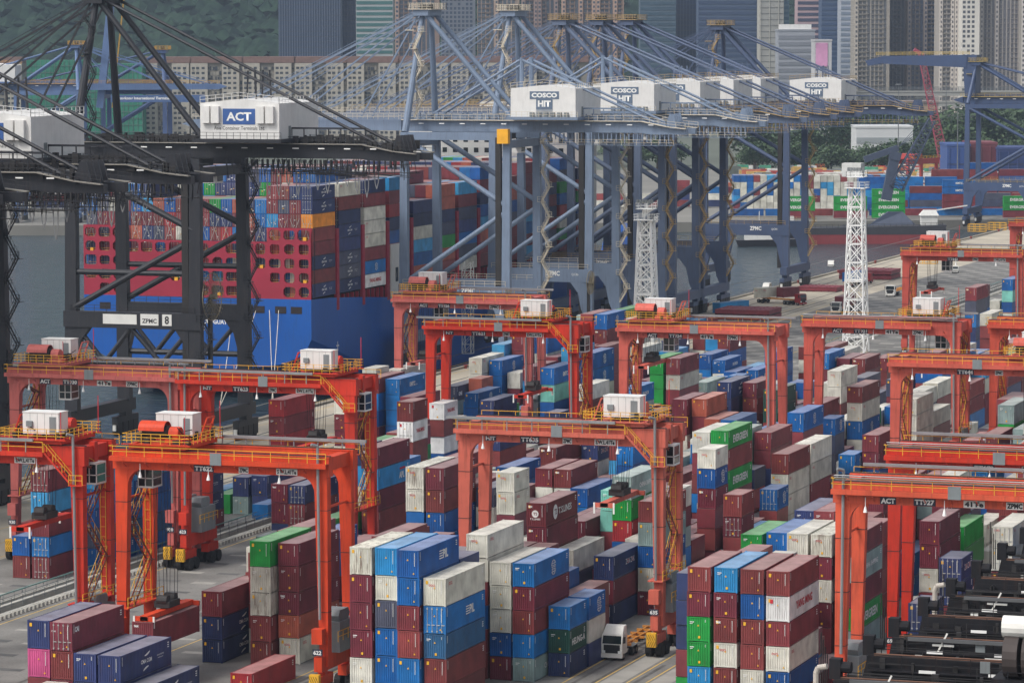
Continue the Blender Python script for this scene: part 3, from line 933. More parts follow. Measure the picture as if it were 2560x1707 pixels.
S2 -75.8 436.3 40 m^,l^,g^,m^,m^
S2 -75.8 448.9 40 m^,w^,w^,l^,w
S2 -75.8 461.5 40 g,m,n,b,n^
S2 -75.8 474.1 40 m^,m^,m^,b^,m^
S3 -73.0 355.0 40 m
S3 -73.0 380.2 40 m^,m,w,m^
S3 -73.0 392.8 40 g,k,w,t
S3 -73.0 405.4 40 k,m,n,l,m
S3 -73.0 418.0 40 m^,w^,m,m,k
S3 -73.0 430.6 40 m^,m^,w^,m^,g^
S3 -73.0 443.2 40 m,m,b,l
S3 -73.0 455.8 40 b,b,m^,t,b
S3 -73.0 468.4 40 b,b^,l,m^
S4 -70.1 356.1 40 w^,g,!b,!m
S4 -70.1 368.7 40 m,t,m,m,m^
S4 -70.1 381.3 40 m^,g^,w^,m^,m^
S4 -70.1 393.9 40 w,t,w^,w^
S4 -70.1 406.5 40 b,n^,b^,n
S4 -70.1 419.1 40 m,b,t,w,m
S4 -70.1 431.7 40 w^,b^,n,g^,k
S4 -70.1 444.3 40 w^,m,m^,w
S4 -70.1 456.9 40 m,m,m,b^
S4 -70.1 469.4 40 b,g,n,t,w
S5 -67.2 356.9 40 w^,m^,w^,m^,m^
S5 -67.2 369.4 40 b^,k^,g^,l^,b^
S5 -67.2 382.0 40 m,m,b,m,b
S5 -67.2 394.6 40 w^,w,m,m^
S5 -67.2 407.2 40 m,m,n^,m,m
S5 -67.2 419.8 40 m,m,b,w
S5 -67.2 432.4 40 n^,w^,m^,m^,m^
S5 -67.2 445.0 40 g,m,k,w,m
S5 -67.2 457.6 40 m^,n^,m^,w^,m^
S5 -67.2 470.2 40 m^,b,b^,g^,m^
"""
# ---------------------------------------------------------------- shipping containers
PAL = dict(m=[(118,46,54),(126,52,58),(110,40,54),(132,58,58),(116,50,50)], r=[(158,44,50)], o=[(170,88,68)], w=[(202,200,186),(194,192,180),(208,206,194)],
 y=[(226,226,224)], b=[(4,92,160),(6,80,148),(14,106,172)], l=[(36,134,190),(58,146,194)], n=[(40,54,98),(46,58,104),(34,48,88)], k=[(76,80,98),(66,72,96)],
 g=[(24,142,58)], G=[(26,72,62)], t=[(132,152,150),(140,160,156)], T=[(120,190,176)], p=[(196,84,134)], u=[(38,88,128)])
CNAME = dict(m='maroon', r='bright red', o='orange-brown', w='cream', y='white', b='blue', l='light blue', n='navy', k='grey-blue', g='green', G='dark green', t='grey-green', T='mint', p='pink', u='dark teal-blue')
ROD = mat('lock_rod_steel', (176,176,172), 0.5, 0.2)
STK = mat('yellow_sticker', (226,172,40), 0.6, var=0.05)
W = 2.438
def wave(mb, a, b, n, place):
    """trapezoid corrugation from a to b; place(t, depth, z) -> point"""
    prof = []; p = (b-a)/n
    for i in range(n): prof += [(a+p*i, 0.0), (a+p*(i+.30), 0.0), (a+p*(i+.46), 1.0), (a+p*(i+.84), 1.0)]
    prof.append((b, 0.0))
    o = len(mb.v)
    for t, d in prof: mb.v += [place(t, d, 0), place(t, d, 1)]
    for i in range(len(prof)-1): mb.f.append((o+2*i, o+2*i+2, o+2*i+3, o+2*i+1))
_CM = {}
def cont_meshes(L, h, door):
    k = (L, h, door)
    if k in _CM: return _CM[k]
    m = MB(); r = 0.15
    for x in (0, W-r):
        for y in (0, L-r): m.box(x, y, 0.05, x+r, y+r, h-0.02)
    for x in (0.012, W-0.092):                                    # side rails
        m.box(x, r, 0.06, x+0.08, L-r, 0.21); m.box(x, r, h-0.13, x+0.08, L-r, h-0.03)
    for y in (0.012, L-0.092):                                    # end rails
        m.box(r, y, 0.06, W-r, y+0.08, 0.2); m.box(r, y, h-0.15, W-r, y+0.08, h-0.03)
    for x in (-0.006, W-0.17):                                    # corner castings
        for y in (-0.006, L-0.17):
            for z in (0, h-0.12): m.box(x, y, z, x+0.176, y+0.176, z+0.12)
    n = 36 if L > 7 else 18; z0, z1 = 0.2, h-0.12
    wave(m, r, L-r, n, lambda t, d, z: (W-0.028-0.042*d, t, z1 if z else z0))
    wave(m, r, L-r, 6, lambda t, d, z: (0.03+0.03*d, t, z1 if z else z0))
    if not door: wave(m, r, W-r, 9, lambda t, d, z: (t, 0.028+0.045*d, z1 if z else z0))
    m._add([(r,L-0.03,z0),(W-r,L-0.03,z0),(W-r,L-0.03,z1),(r,L-0.03,z1)], [(1,0,3,2)])
    m._add([(0.05,0.05,0.12),(W-.05,0.05,0.12),(W-.05,L-.05,0.12),(0.05,L-.05,0.12)], [(3,2,1,0)])
    body = m.mesh('container_walls')
    rf = MB(); nn = 24 if L > 7 else 12
    wave(rf, 0.09, L-0.09, nn, lambda t, d, z: (W-0.09 if z else 0.09, t, h-0.035-0.022*d))
    roof = rf.mesh('container_roof')
    leaf = MB().box(0.0, 0.02, z0, 1.06, 0.06, z1)
    for zz in (0.33, 0.52, 0.71): leaf.box(0.05, 0.0, z0+(z1-z0)*zz-0.05, 1.01, 0.02, z0+(z1-z0)*zz+0.05)
    leafm = leaf.mesh('door_leaf')
    rod = MB().tube((0,0,0.1),(0,0,h-0.08),0.028,n=6).box(-0.05,-0.03,0.9,0.32,0.0,0.98).box(-.08,-.02,.22,.08,.03,.34).box(-.08,-.02,h-.36,.08,.03,h-.24).mesh('lock_rod')
    for me in (body, leafm): me.materials.append(CM)
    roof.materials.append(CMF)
    rod.materials.append(ROD)
    _CM[k] = (body, roof, leafm, rod)
    return _CM[k]
def marks_mesh(h, kind):
    m = MB(); rr = random.Random(kind)
    z = h-0.35
    while z > (0.42 if kind % 2 else 0.75)*h: m.box(1.93, -0.004, z, 1.99, 0.02, z+0.07); z -= 0.10
    if kind == 2: m.box(0.3, -0.004, h-0.6, 0.75, 0.02, h-0.52); m.box(0.3, -0.004, h-0.75, 0.6, 0.02, h-0.7)
    return m.mesh('id_marking')
def side_marks(L, h):
    m = MB(); z = h-0.3
    while z > 0.62*h: m.box(W-0.03, 0.42, z, W+0.004, 0.5, z+0.08); z -= 0.13
    for i in range(3): m.box(W-0.03, L-0.9, h-0.5-i*.22, W+0.004, L-0.6, h-0.4-i*.22)
    return m.mesh('id_marking')
_MK = {}
def marks(h, kind):
    k = (h, kind)
    if k not in _MK:
        a = marks_mesh(h, kind); a.materials.append(WHITE)
        b = MB().prism([(1.1,h*.62),(1.3,h*.62),(1.2,h*.62+.2)], 'y', -0.004, 0.02)
        if kind == 1: b.box(0.25, -0.004, h-0.65, 0.5, 0.02, h-0.3)
        elif kind == 2: b.box(1.2, -0.004, 0.35, 1.42, 0.02, 0.6)
        else: b.prism([(1.75,.4),(1.95,.4),(1.85,.6)], 'y', -0.004, 0.02)
        b = b.mesh('warning_sticker'); b.materials.append(STK); _MK[k] = (a, b)
    return _MK[k]
_SM = {}
def globe(parent, y, z, rad):
    k = ('globe', rad)
    if k not in _SM:
        m = MB(); N = 20
        for e in (1.0, 0.5):
            for i in range(N):
                a, b = 2*math.pi*i/N, 2*math.pi*(i+1)/N
                if e == 1.0 and (abs(math.sin(a)) < .35): continue
                m._add([(0,e*rad*math.cos(a),rad*math.sin(a)),(0,e*rad*math.cos(b),rad*math.sin(b)),(0,e*rad*.86*math.cos(b),rad*.9*math.sin(b)),(0,e*rad*.86*math.cos(a),rad*.9*math.sin(a))], [(0,1,2,3)])
        m.box(-.002,-rad*.8,rad*.48,0.002,rad*.8,rad*.56); m.box(-.002,-rad*.8,-rad*.58,0.002,rad*.8,-rad*.5)
        me = m.mesh('globe_emblem'); me.materials.append(WHITE); _SM[k] = me
    link('emblem', _SM[k], None, parent, (W+0.012, y, z))
    text(parent, 'COSCO', (W+0.014, y, z+.16*rad), '+X', rad*.36, WHITE, rad*1.75, bold=.02); text(parent, 'SHIPPING', (W+0.014, y, z-.24*rad), '+X', rad*.26, WHITE, rad*1.6)
def swoosh(parent, y, z, s, up):
    k = ('sw', s, up)
    if k not in _SM:
        m = MB(); sg = 1 if up else -1; pts = []
        for i in range(7):
            t = i/6; pts.append((sg*(-.9+1.8*t)*s, sg*(.35*t*t+.1*t)*s, (.05+.16*t*(1.15-t)*2)*s))
        for a, b in zip(pts, pts[1:]): m._add([(0,a[0],a[1]-a[2]),(0,b[0],b[1]-b[2]),(0,b[0],b[1]+b[2]),(0,a[0],a[1]+a[2])], [(0,1,2,3)])
        me = m.mesh('swoosh'); me.materials.append(WHITE); _SM[k] = me
    link('emblem', _SM[k], None, parent, (W+0.012, y, z))
def logo(o, key, L, h, door):
    X = W+0.012; yf = -0.012
    if key == 'oocl':
        text(o, 'OOCL', (X, 1.5, h-.62), '+X', .36, REDL, 1.1, bold=.02)
        if not door: text(o, 'OOCL', (.95, yf, h-.75), '-Y', .24, REDL, .72, bold=.02)
    elif key == 'ref': text(o, 'OOCL', (.62, -.03, h-.45), '-Y', .22, REDL, .72, bold=.02); text(o, 'OOCL', (X, 1.3, h-.5), '+X', .36, REDL, .9, bold=.02)
    elif key == 'pil':
        text(o, 'PIL', (X, L*.62+.5, h*.55), '+X', .95, WHITE, 1.5, bold=.04)
        for i in range(4): link('emblem', _SM.setdefault('wv', MB().box(0,-.55,-.05,.002,.55,.06).mesh('wave_bar')), WHITE, o, (X, L*.62-.85, h*.55-.4+i*.26))
    elif key == 'cosco': globe(o, L*(.55 if L > 7 else .62), h*.5, .85)
    elif key == 'cma':
        text(o, 'CMA CGM', (X, L*.5, h*.5), '+X', .42, WHITE, 2.6, bold=.03); swoosh(o, L*.5+.2, h*.5+.55, .7, True); swoosh(o, L*.5-.1, h*.5-.6, .7, False)
        text(o, 'ecocontainer', (X, L*.78, h*.55), '+X', .2, WHITE, 1.7); text(o, 'international', (X, L*.78, h*.45), '+X', .15, WHITE, 1.3)
    elif key == 'kmtc': text(o, 'KMTC', (X, L*.5, h*.5), '+X', .75, WHITE, 2.6, bold=.04); text(o, 'Line', (X, L*.5+1.9, h*.42), '+X', .28, WHITE, .8)
    elif key == 'ever':
        text(o, 'EVERGREEN', (X, L*.5, h*.48), '+X', 1.05, WHITE, 7.4, bold=.03)
    elif key == 'tex': text(o, 'tex', (.5, yf, h-.45), '-Y', .28, WHITE, .55, bold=.03)
    elif key == 'ts':
        text(o, 'tex', (.5, yf, h-.45), '-Y', .28, WHITE, .55, bold=.03)
        for fac, y, z, r in (('+X', 3.6, h*.5, .85), ('-Y', 1.1, h*.55, .42)):
            N = 20; m = MB(); f = (lambda a, b: (0,a,b)) if fac == '+X' else (lambda a, b: (a,0,b))
            pts = [f(r*math.cos(2*math.pi*i/N), r*math.sin(2*math.pi*i/N)*1.05) for i in range(N)]
            m._add(pts, [tuple(range(N))]); m.build('emblem', WHITE, o, (X, y, z) if fac == '+X' else (y, yf, z))
        text(o, 'TS', (X+.006, 3.7, h*.5), '+X', .7, mat('maroon_lettering', (104,44,54)), 1.0, bold=.03); text(o, 'TS', (1.1, yf-.006, h*.55), '-Y', .34, MATS['maroon_lettering'], .5, bold=.03)
        text(o, 'T.S.LINES', (X, 7.3, h*.5), '+X', .8, WHITE, 5.0, bold=.02); text(o, 'T.S.LINES', (1.1, yf, h*.55-.62), '-Y', .22, WHITE, 1.3, bold=.02)
    elif key == 'china': text(o, 'CHINA SHIPPING', (X, L*.55, h*.5), '+X', .6, WHITE, 6.4 if L > 7 else 4, bold=.02)
    elif key == 'zany': text(o, 'ZAN ZAK', (X, L*.55, h*.55), '+X', .65, WHITE, min(3.6, L*.55), bold=.01); text(o, 'Z  Z', (X+.004, L*.55+.1, h*.55), '+X', .4, REDL, min(2.8, L*.4))
    elif key == 'heung': text(o, 'HEUNG-A', (X, L*.52, h*.45), '+X', .75, WHITE, 4.6, bold=.03)
    elif key == 'yang':
        text(o, 'YANG MING', (X, L*.5, h*.52), '+X', .85 if L > 7 else .6, REDL, L*.55, bold=.03); link('emblem', _SM.setdefault('ym', MB().box(.3,-.004,0,.62,.0,.42).mesh('square_emblem')), REDL, o, (.1, yf+.002, h-.75))
    elif key == 'apl': text(o, 'APL', (X, L*.74, h*.4), '+X', .9, WHITE, 2.0, bold=.04); link('emblem', _SM.setdefault('ap', MB().box(0,-1,0,.002,1.1,.28).mesh('bar_emblem')), REDL, o, (X, L*.76, h*.4+.75))
    elif key == 'sino': text(o, 'SINOKOR', (X, L*.6, h*.52), '+X', .6, WHITE, 3.6, bold=.03); text(o, 'SINOKOR', (.9, yf, h-.32), '-Y', .16, WHITE, 1.1)
    elif key == 'cai': text(o, 'CAI', (X, 1.1, h-.75), '+X', .55, WHITE, .95, bold=.05); text(o, 'CAI', (.4, -.03, h-.9), '-Y', .16, WHITE, .5)
    elif key == 'one': text(o, 'ONE', (X, 2.0, h*.45), '+X', .7, WHITE, 1.8, bold=.05)
BLK = dict(M='salmon', R='faded red', L2='orange', L1='bright red', P='pink-red', S='right-edge')
ORD = ['first','second','third','fourth','fifth','sixth','seventh','eighth','ninth','tenth','eleventh','twelfth','thirteenth','fourteenth','fifteenth','sixteenth','seventeenth','eighteenth','nineteenth','twentieth','twenty-first','twenty-second','twenty-third','twenty-fourth','twenty-fifth','twenty-sixth','twenty-seventh','twenty-eighth','twenty-ninth','thirtieth','thirty-first','thirty-second']
ROWN = ['one','two','three','four','five','six']
mass = MB()
def simple_box(mb, x, y, z, L, h, col, dd=0):
    x += random.uniform(-.05,.05); y += random.uniform(-.08,.08)
    mb.box(x, y, z+0.05, x+W, y+L, z+h-0.02, col); mb.c[-5] = bleach_gloss(col)
    dk = tuple(c*.25 for c in col)
    mb.box(x+.15, y-.01, z, x+W-.15, y+L+.005, z+0.06, dk)
stk = []
for ln in STACKS.strip().splitlines():
    b, x, y, L, tiers = ln.split(); stk.append((b[:-1], int(b[-1]), float(x), float(y), 12.192 if L == '40' else 6.058, tiers.split(',')))
order = {}
for i, s in enumerate(sorted(stk, key=lambda s: s[3])):
    k = (s[0], s[1]); order.setdefault(k, []).append(s)
for s in stk:
    blk, row, x, y, L, tiers = s; z = 0.004; pos = order[(blk, row)].index(s)
    for t, tk in enumerate(tiers):
        ind = tk.startswith('!'); tk = tk.lstrip('!'); hc = tk.endswith('^'); tk = tk.rstrip('^'); h = 2.896 if hc else 2.591
        door = tk.endswith('+d'); tk = tk.replace('+d', ''); rust = '*' in tk; tk = tk.replace('*', ''); key = tk.split(':')[1] if ':' in tk else None; c = tk[0]
        rr = random.Random(int(x*1000+y*77+t*13)); rgb = rr.choice(PAL[c]); f = rr.uniform(.9, 1.1); col = tuple(v*f for v in lin(rgb))
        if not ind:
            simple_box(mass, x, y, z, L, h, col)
        else:
            body, roof, leaf, rod = cont_meshes(L, h, door)
            o = bpy.data.objects.new('shipping_container', body); COL.objects.link(o); o.location = (x+rr.uniform(-.04,.04), y+rr.uniform(-.06,.06), z); o.color = col+(1,)
            ntop = len(tiers)-1-t
            lab = '%s%s%s%s container, %s %s stack, row %s under %s crane' % ('rust-stained ' if rust else '', CNAME[c], ' short' if L < 7 else '',
                  {'oocl':' red lettered','yang':' red lettered','ref':' red lettered',None:''}.get(key,' white lettered'),
                  'top of' if ntop == 0 else ORD[ntop]+' down in', ordinal(pos+1), ROWN[row], BLK[blk])
            tag(o, lab, 'container', 'shipping containers stacked in the yard')
            ro = bpy.data.objects.new('roof', roof); COL.objects.link(ro); ro.parent = o; ro.color = o.color
            if rust:
                for oo in (o, ro): oo.material_slots[0].link = 'OBJECT'; oo.material_slots[0].material = CMR
            if door:
                for dx in (0.155, 1.225):
                    d = bpy.data.objects.new('door', leaf); COL.objects.link(d); d.parent = o; d.location = (dx, 0, 0); d.color = o.color
                    for q in (0.26, 0.78):
                        k2 = bpy.data.objects.new('lock_rod', rod); COL.objects.link(k2); k2.parent = d; k2.location = (q, -0.03, 0)
                for q in range(5): pass
            if key not in ('yang',) or True:
                a, bmk = marks(h, rr.choice((1,2,3,1)))
                for me, nm in ((a, 'id_marking'), (bmk, 'warning_sticker')):
                    q = bpy.data.objects.new(nm, me); COL.objects.link(q); q.parent = o; q.location = (0, 0.0 if not door else -.03, 0)
                kk = ('sm', L, h)
                if kk not in _SM: _SM[kk] = side_marks(L, h); _SM[kk].materials.append(WHITE)
                q = bpy.data.objects.new('id_marking', _SM[kk]); COL.objects.link(q); q.parent = o
            if key: logo(o, key, L, h, door)
        z += h
# ---------------------------------------------------------------- rubber-tyred gantry cranes
SIGNW = mat('sign_white', (214,214,210), 0.6, var=0.05); SIGNN = mat('sign_navy', (34,38,58), 0.6, var=0.05)
HOUSEW = mat('machine_house_white', (216,215,212), 0.55, var=0.05, streak=0.12); GREYP = mat('grey_pipe', (140,141,142), 0.5, 0.3); GREYB = mat('engine_grey', (118,124,126), 0.6, var=0.08, streak=0.2)
TYRE = mat('tyre_black', (26,26,27), 0.9); DARKM = mat('dark_machinery', (44,42,42), 0.6, 0.2, var=0.2); GLASS = mat('cab_glass', (24,34,38), 0.08, var=0.05); ROPE = mat('wire_rope', (40,40,42), 0.6)
FLIP = mat('flipper_white', (224,222,216), 0.6); LAMP = mat('lamp_white', (230,230,228), 0.4); STAIRM = mat('stair_rust', (122,60,44), 0.75, var=0.25)
def flight(mb, p, q, w=0.7, steps=8, rail_mb=None):
    p = Vector(p); q = Vector(q); side = Vector((0,0,1)).cross(q-p).normalized()*w/2
    for s in (-1, 1): mb.bar(p+side*s, q+side*s, 0.07, 0.2)
    for i in range(1, steps): c = p.lerp(q, i/steps); mb.bar(c-side, c+side, 0.2, 0.05)
    if rail_mb is not None:
        up = Vector((0,0,1.0))
        for s in (-1, 1):
            rail_mb.bar(p+side*s+up, q+side*s+up, 0.05)
            for i in range(0, 4): c = p.lerp(q, i/3)+side*s; rail_mb.bar(c, c+up, 0.05)
WHEEL = None
def rtg(X0, Y0, num, rgb, style, op, t, label, spz=13.0, cab='R', S=23.0, engine='R', trol=True, textx=None, signs=True):
    global WHEEL
    pm = mat('crane_paint_'+num, rgb, 0.6, var=0.17, scale=0.3, streak=0.5, dirt=(92,44,34), spec=.35)
    e = empty('gantry_crane', (X0, Y0, 0), label, 'crane', 'rubber-tyred gantry cranes over the yard')
    G0, G1 = 23.6, 25.6
    for x0, sg in ((0.0, 1), (S, -1)):
        for y0 in (0.06, 6.94):
            xo = x0-0.75*sg
            MB().hexa([(xo,y0,3.4),(xo+0.95*sg,y0,3.4),(xo+0.95*sg,y0+1,3.4),(xo,y0+1,3.4)], [(xo,y0,G0),(xo+1.5*sg,y0,G0),(xo+1.5*sg,y0+1,G0),(xo,y0+1,G0)]).build('leg', pm, e)
            for zf in (9.2,14.6,20.0):
                wf = .95+.55*(zf-3.4)/(G0-3.4); xa, xb = sorted((xo-.025*sg, xo+(wf+.025)*sg)); MB().box(xa,y0-.025,zf,xb,y0+1.025,zf+.07).build('flange', DARKM, e)
            pts = [(xo+1.45*sg,G0),(xo+3.2*sg,G0)]
            for i in range(7):
                a = math.pi/2*(i/6); pts.append((xo+(3.2-1.75*math.sin(a))*sg, G0-1.9*(1-math.cos(a))))
            MB().prism(pts, 'y', y0+.05, y0+.95).build('haunch', pm, e)
        MB().box(x0-.45, -1.0, 3.0, x0+.45, 9.0, 4.6).build('sill_beam', pm, e)
        MB().tube((x0-.2*sg,1.0,20.2),(x0-.2*sg,7.0,20.2),0.16,n=8).build('tie_pipe', pm, e)
        MB().box(x0-.55, 1.1, G0+.5, x0+.55, 6.9, G1-.1).build('end_beam', pm, e)
        for yb in (0.4, 7.6):
            b = MB().box(x0-.5,yb-1.7,1.5,x0+.5,yb+1.7,2.6).box(x0-.35,yb-.5,2.6,x0+.35,yb+.5,3.0).build('bogie', pm, e)
            if WHEEL is None:
                WHEEL = MB().tube((-.35,0,0),(.35,0,0),.78,n=18).mesh('wheel'); WHEEL.materials.append(TYRE)
            for dx in (-.62, .62):
                for dy in (-.95, .95): link('wheel', WHEEL, None, b, (x0+dx*1.0, yb+dy, .785))
        pl = MB().box(x0-.55,-2.2,1.3,x0+.55,-1.6,2.9).build('bumper', YEL, e)
        m = MB()
        for i in range(4): m.bar((x0-.5+i*.26,-2.22,1.35),(x0-.2+i*.26,-2.22,2.0),.06,.03); m.bar((x0+.5-i*.26,-2.22,2.1),(x0+.2-i*.26,-2.22,2.7),.06,.03)
        m.build('chevron', BLACKL, e)
        s = MB().box(x0-.55,-1.12,4.75,x0+.55,-1.02,5.45).build('number_plate', SIGNN, e); text(s, num[2:], (x0,-1.14,5.1), '-Y', .45, WHITE, .9, bold=.03)
        MB().box(x0-.6,-1.3,6.0,x0+.6,-.2,7.6).build('motor_cover', pm, e)
    for y0 in (0.0, 6.9):
        MB().box(-1.0,y0,G0,S+1.0,y0+1.1,G1).box(-1.0,y0-.06,G1-.0,S+1.0,y0+1.16,G1+.08).build('girder', pm, e)
        MB().box(-1.0,y0+.45,G1+.08,S+1.0,y0+.65,G1+.2).build('trolley_rail', DARKM, e)
    # walkways, fascia, rails
    MB().box(-1.0,-.98,24.55,S+1.0 if style == 'A' else S-3.5,-.92,25.06).box(-1.0,-.92,24.98,S+1 if style == 'A' else S-3.5,-.002,25.05).build('walkway', pm, e)
    xe = S+1.0 if style == 'A' else S-3.5
    rail(MB(), [(-1,.0,25.06),(-1,-.95,25.06),(xe,-.95,25.06)], 1.1, 2.1, .06).build('railing', YEL, e)
    MB().box(-1.0,8.05,24.98,S+1,8.9,25.06).build('walkway', pm, e)
    rail(MB(), [(-1,8.88,25.06),(S+1,8.88,25.06)], 1.1, 2.1, .06).build('railing', YEL, e)
    m = MB()
    for i in range(9): m.bar((.6+i*2.6,-.9,24.4),(.6+i*2.6,-.05,23.9),.08)
    m.build('bracket', pm, e)
    if style == 'B':
        m = MB().box(-1.8,-1.15,26.2,S-4.6,-.8,26.5)
        for i in range(7): m.bar((-.5+i*3,-.95,25.0),(-.5+i*3,-.95,26.2),.1)
        m.build('cable_tray', GREYP, e)
    else:
        m = MB().box(t+7 if trol else 0,8.6,26.3,S+1.8,8.95,26.6)
        for i in range(6): m.bar((8+i*2.8,8.8,25.0),(8+i*2.8,8.8,26.3),.1)
        m.build('cable_tray', GREYP, e)
    if style == 'C':
        m = MB()
        for k in range(3): m.tube((-.6,-.8-.25*k,26.0+.25*k),(S+.6,-.8-.25*k,26.0+.25*k),.06,n=6)
        m.build('cable_run', GREYP, e)
    MB().box(S*.47,-1.05,24.5,S*.47+1.3,-.99,25.8).build('junction_box', GREYB, e)
    for xx in (2.4, S*.45, S-4.5): MB().bar((xx,-.4,24.3),(xx,-.4,23.4),.06).tube((xx,-.4,23.4),(xx,-.4,22.8),.08,.22,8).build('floodlight', LAMP, e)
    # signs
    def sign(xc, w, h, txt, navy, tw=None, z=23.99):
        s = MB().box(xc-w/2,-.05,z-h/2,xc+w/2,-.003,z+h/2).build('sign', SIGNN if navy else SIGNW, e)
        text(s, txt, (xc,-.06,z), '-Y', h*.74, WHITE if navy else BLACKL, w*.9, bold=.05)
    if signs:
        if op == 'ACT': sign(S*.20,1.6,.72,'ACT',1); sign(S*.36,2.2,.72,num,1); sign(S*.575,2.1,.72,'41Te',0); sign(S*.75,1.7,.72,'ZPMC',0)
        elif style == 'B': sign(S*.14,1.3,.6,'HIT',1); sign(S*.345,2.3,.72,num,1); sign(S*.54,1.1,.66,'ZPMC',0); sign(S*.735,2.5,.66,'S.W.L.41Te',0)
        else: sign(S*.42,2.3,.72,num,1); sign(S*.62,1.1,.66,'ZPMC',0); sign(S*.835,2.4,.66,'S.W.L.41Te',0)
    # engine house on the sill, exhaust pipe, stairs
    ex = S if engine == 'R' else 0.0; sg = 1 if engine == 'R' else -1
    MB().box(ex-.9,2.0,4.65,ex+1.3,6.6,7.9).build('engine_house', GREYB, e)
    MB().prism([(2.6,7.9),(5.0,7.9),(5.4,8.5),(5.0,9.1),(2.6,9.1),(2.2,8.5)], 'x', ex-.8, ex+1.1).build('exhaust_hood', GREYB, e)
    rail(MB(), [(ex+1.35,1.4,5.9),(ex+1.35,7.2,5.9)], 1.1, 1.5, .06).build('railing', YEL, e)
    MB().tube((ex+.0,-.35,8.5),(ex-.15*sg,-.35,26.9),.16,n=8).tube((ex-.15*sg,-.35,26.9),(ex-.15*sg-.5,-.9,27.1),.16,n=8).build('exhaust_pipe', GREYP, e)
    sx = (S if style != 'A' else 0)
    st = MB(); sr = MB(); zz = 8.6; k = 0
    MB().box(sx-.9,-.6,8.45,sx+.9,8.6,8.6).build('platform', pm, e); rail(MB(), [(sx+.9,-.6,8.6),(sx+.9,8.6,8.6)], 1.1, 1.5, .06).build('railing', YEL, e)
    while zz < 22:
        z2 = min(zz+4.4, 23.4); ya, yb = (1.6, 6.2) if k % 2 == 0 else (6.2, 1.6)
        flight(st, (sx+.3,ya,zz), (sx+.3,yb,z2), .7, 10, sr); st.box(sx-.2,min(yb,yb+.9)-.3,z2-.06,sx+.9,max(yb,yb+.3)+.3,z2); zz = z2; k += 1
    st.build('stair', STAIRM, e); sr.build('stair_railing', YEL, e)
    m = MB()
    for i in range(12): m.bar((sx-.4,6.85,9.5+i*1.1),(sx+.2,6.85,9.5+i*1.1),.05)
    m.bar((sx-.4,6.85,9),(sx-.4,6.85,22.5),.06); m.bar((sx+.2,6.85,9),(sx+.2,6.85,22.5),.06); m.build('ladder', YEL, e)
    if style == 'B':
        a = MB(); r = MB(); flight(a, (S-3.4,-.5,25.0), (S-.2,-.5,21.6), .7, 8, r); a.box(S-.5,-1.0,21.5,S+1.2,.0,21.6); a.build('stair', pm, e)
        rail(r, [(S-.4,-1.0,21.6),(S+1.2,-1.0,21.6)], 1.1, .8, .06); r.build('railing', YEL, e)
    if trol:
        tr = MB().box(t,-.2,25.85,t+6.6,.2,26.4).box(t,7.8,25.85,t+6.6,8.2,26.4).box(t,.2,25.9,t+.5,7.8,26.4).box(t+6.1,.2,25.9,t+6.6,7.8,26.4).box(t+.5,.2,26.2,t+6.1,7.8,26.3).build('trolley', pm, e)
        rail(MB(), [(t-.6,-.5,26.4),(t+7.2,-.5,26.4),(t+7.2,8.4,26.4),(t-.6,8.4,26.4),(t-.6,-.5,26.4)], 1.1, 1.1, .06, 2).build('railing', YEL, tr)
        for ya, yb in ((-.6,-.2),(8.2,8.5)): MB().box(t-.7,ya,26.3,t+7.3,yb,26.4).build('trolley_deck', pm, tr)
        rq = random.Random(num); m = MB()
        for q in range(26):
            qx, qy = t+rq.uniform(0,6.4), rq.uniform(.2,7.6); m.box(qx,qy,26.3,qx+rq.uniform(.15,.7),qy+rq.uniform(.15,.6),26.4+rq.uniform(.2,1.1))
        for q in range(6): m.bar((t+rq.uniform(0,6),rq.uniform(0,8),26.5+rq.random()),(t+rq.uniform(0,6),rq.uniform(0,8),26.6+rq.random()*1.5),.08)
        stuff(m.build('trolley_fittings', DARKM, tr))
        hy = 4.9 if style == 'A' else 1.0
        hx = t+.9 if style == 'A' else t+1.4
        MB().box(hx,hy,26.8,hx+4.3,hy+2.3,29.1).box(hx-.05,hy-.05,29.1,hx+4.35,hy+2.35,29.2).build('machine_house', HOUSEW, tr); MB().box(hx+3.2,hy-.03,26.85,hx+4.0,hy-.004,28.7).build('door', GREYB, tr); MB().box(hx+.5,hy-.25,27.6,hx+1.2,hy-.004,28.2).build('air_conditioner', GREYB, tr)
        m = MB()
        for i in range(1, 5): m.box(hx+i*.87,hy-.012,26.85,hx+i*.87+.03,hy,29.05)
        m.build('panel_joint', GREYB, tr)
        dy = 1.0 if style == 'A' else 5.0
        MB().tube((t+.6,dy+1.6,27.4),(t+3.4,dy+1.6,27.4),.75,n=14).build('hoist_drum', DARKM, tr)
        cv = MB(); N = 8
        for i in range(N):
            a, b = math.pi*i/N, math.pi*(i+1)/N
            cv.hexa([(t+.3,dy+1.6-1.0*math.cos(a),27.6+.95*math.sin(a)),(t+3.3,dy+1.6-1.0*math.cos(a),27.6+.95*math.sin(a)),(t+3.3,dy+1.6-1.0*math.cos(b),27.6+.95*math.sin(b)),(t+.3,dy+1.6-1.0*math.cos(b),27.6+.95*math.sin(b))],
                    [(t+.3,dy+1.6-1.06*math.cos(a),27.6+1.02*math.sin(a)),(t+3.3,dy+1.6-1.06*math.cos(a),27.6+1.02*math.sin(a)),(t+3.3,dy+1.6-1.06*math.cos(b),27.6+1.02*math.sin(b)),(t+.3,dy+1.6-1.06*math.cos(b),27.6+1.02*math.sin(b))])
        cv.build('drum_cover', pm, tr)
        MB().tube((t+3.9,dy+1.2,27.3),(t+5.0,dy+1.2,27.3),.8,n=12).box(t+3.6,dy+.2,26.4,t+5.6,dy+2.6,26.8).build('gearbox', pm, tr)
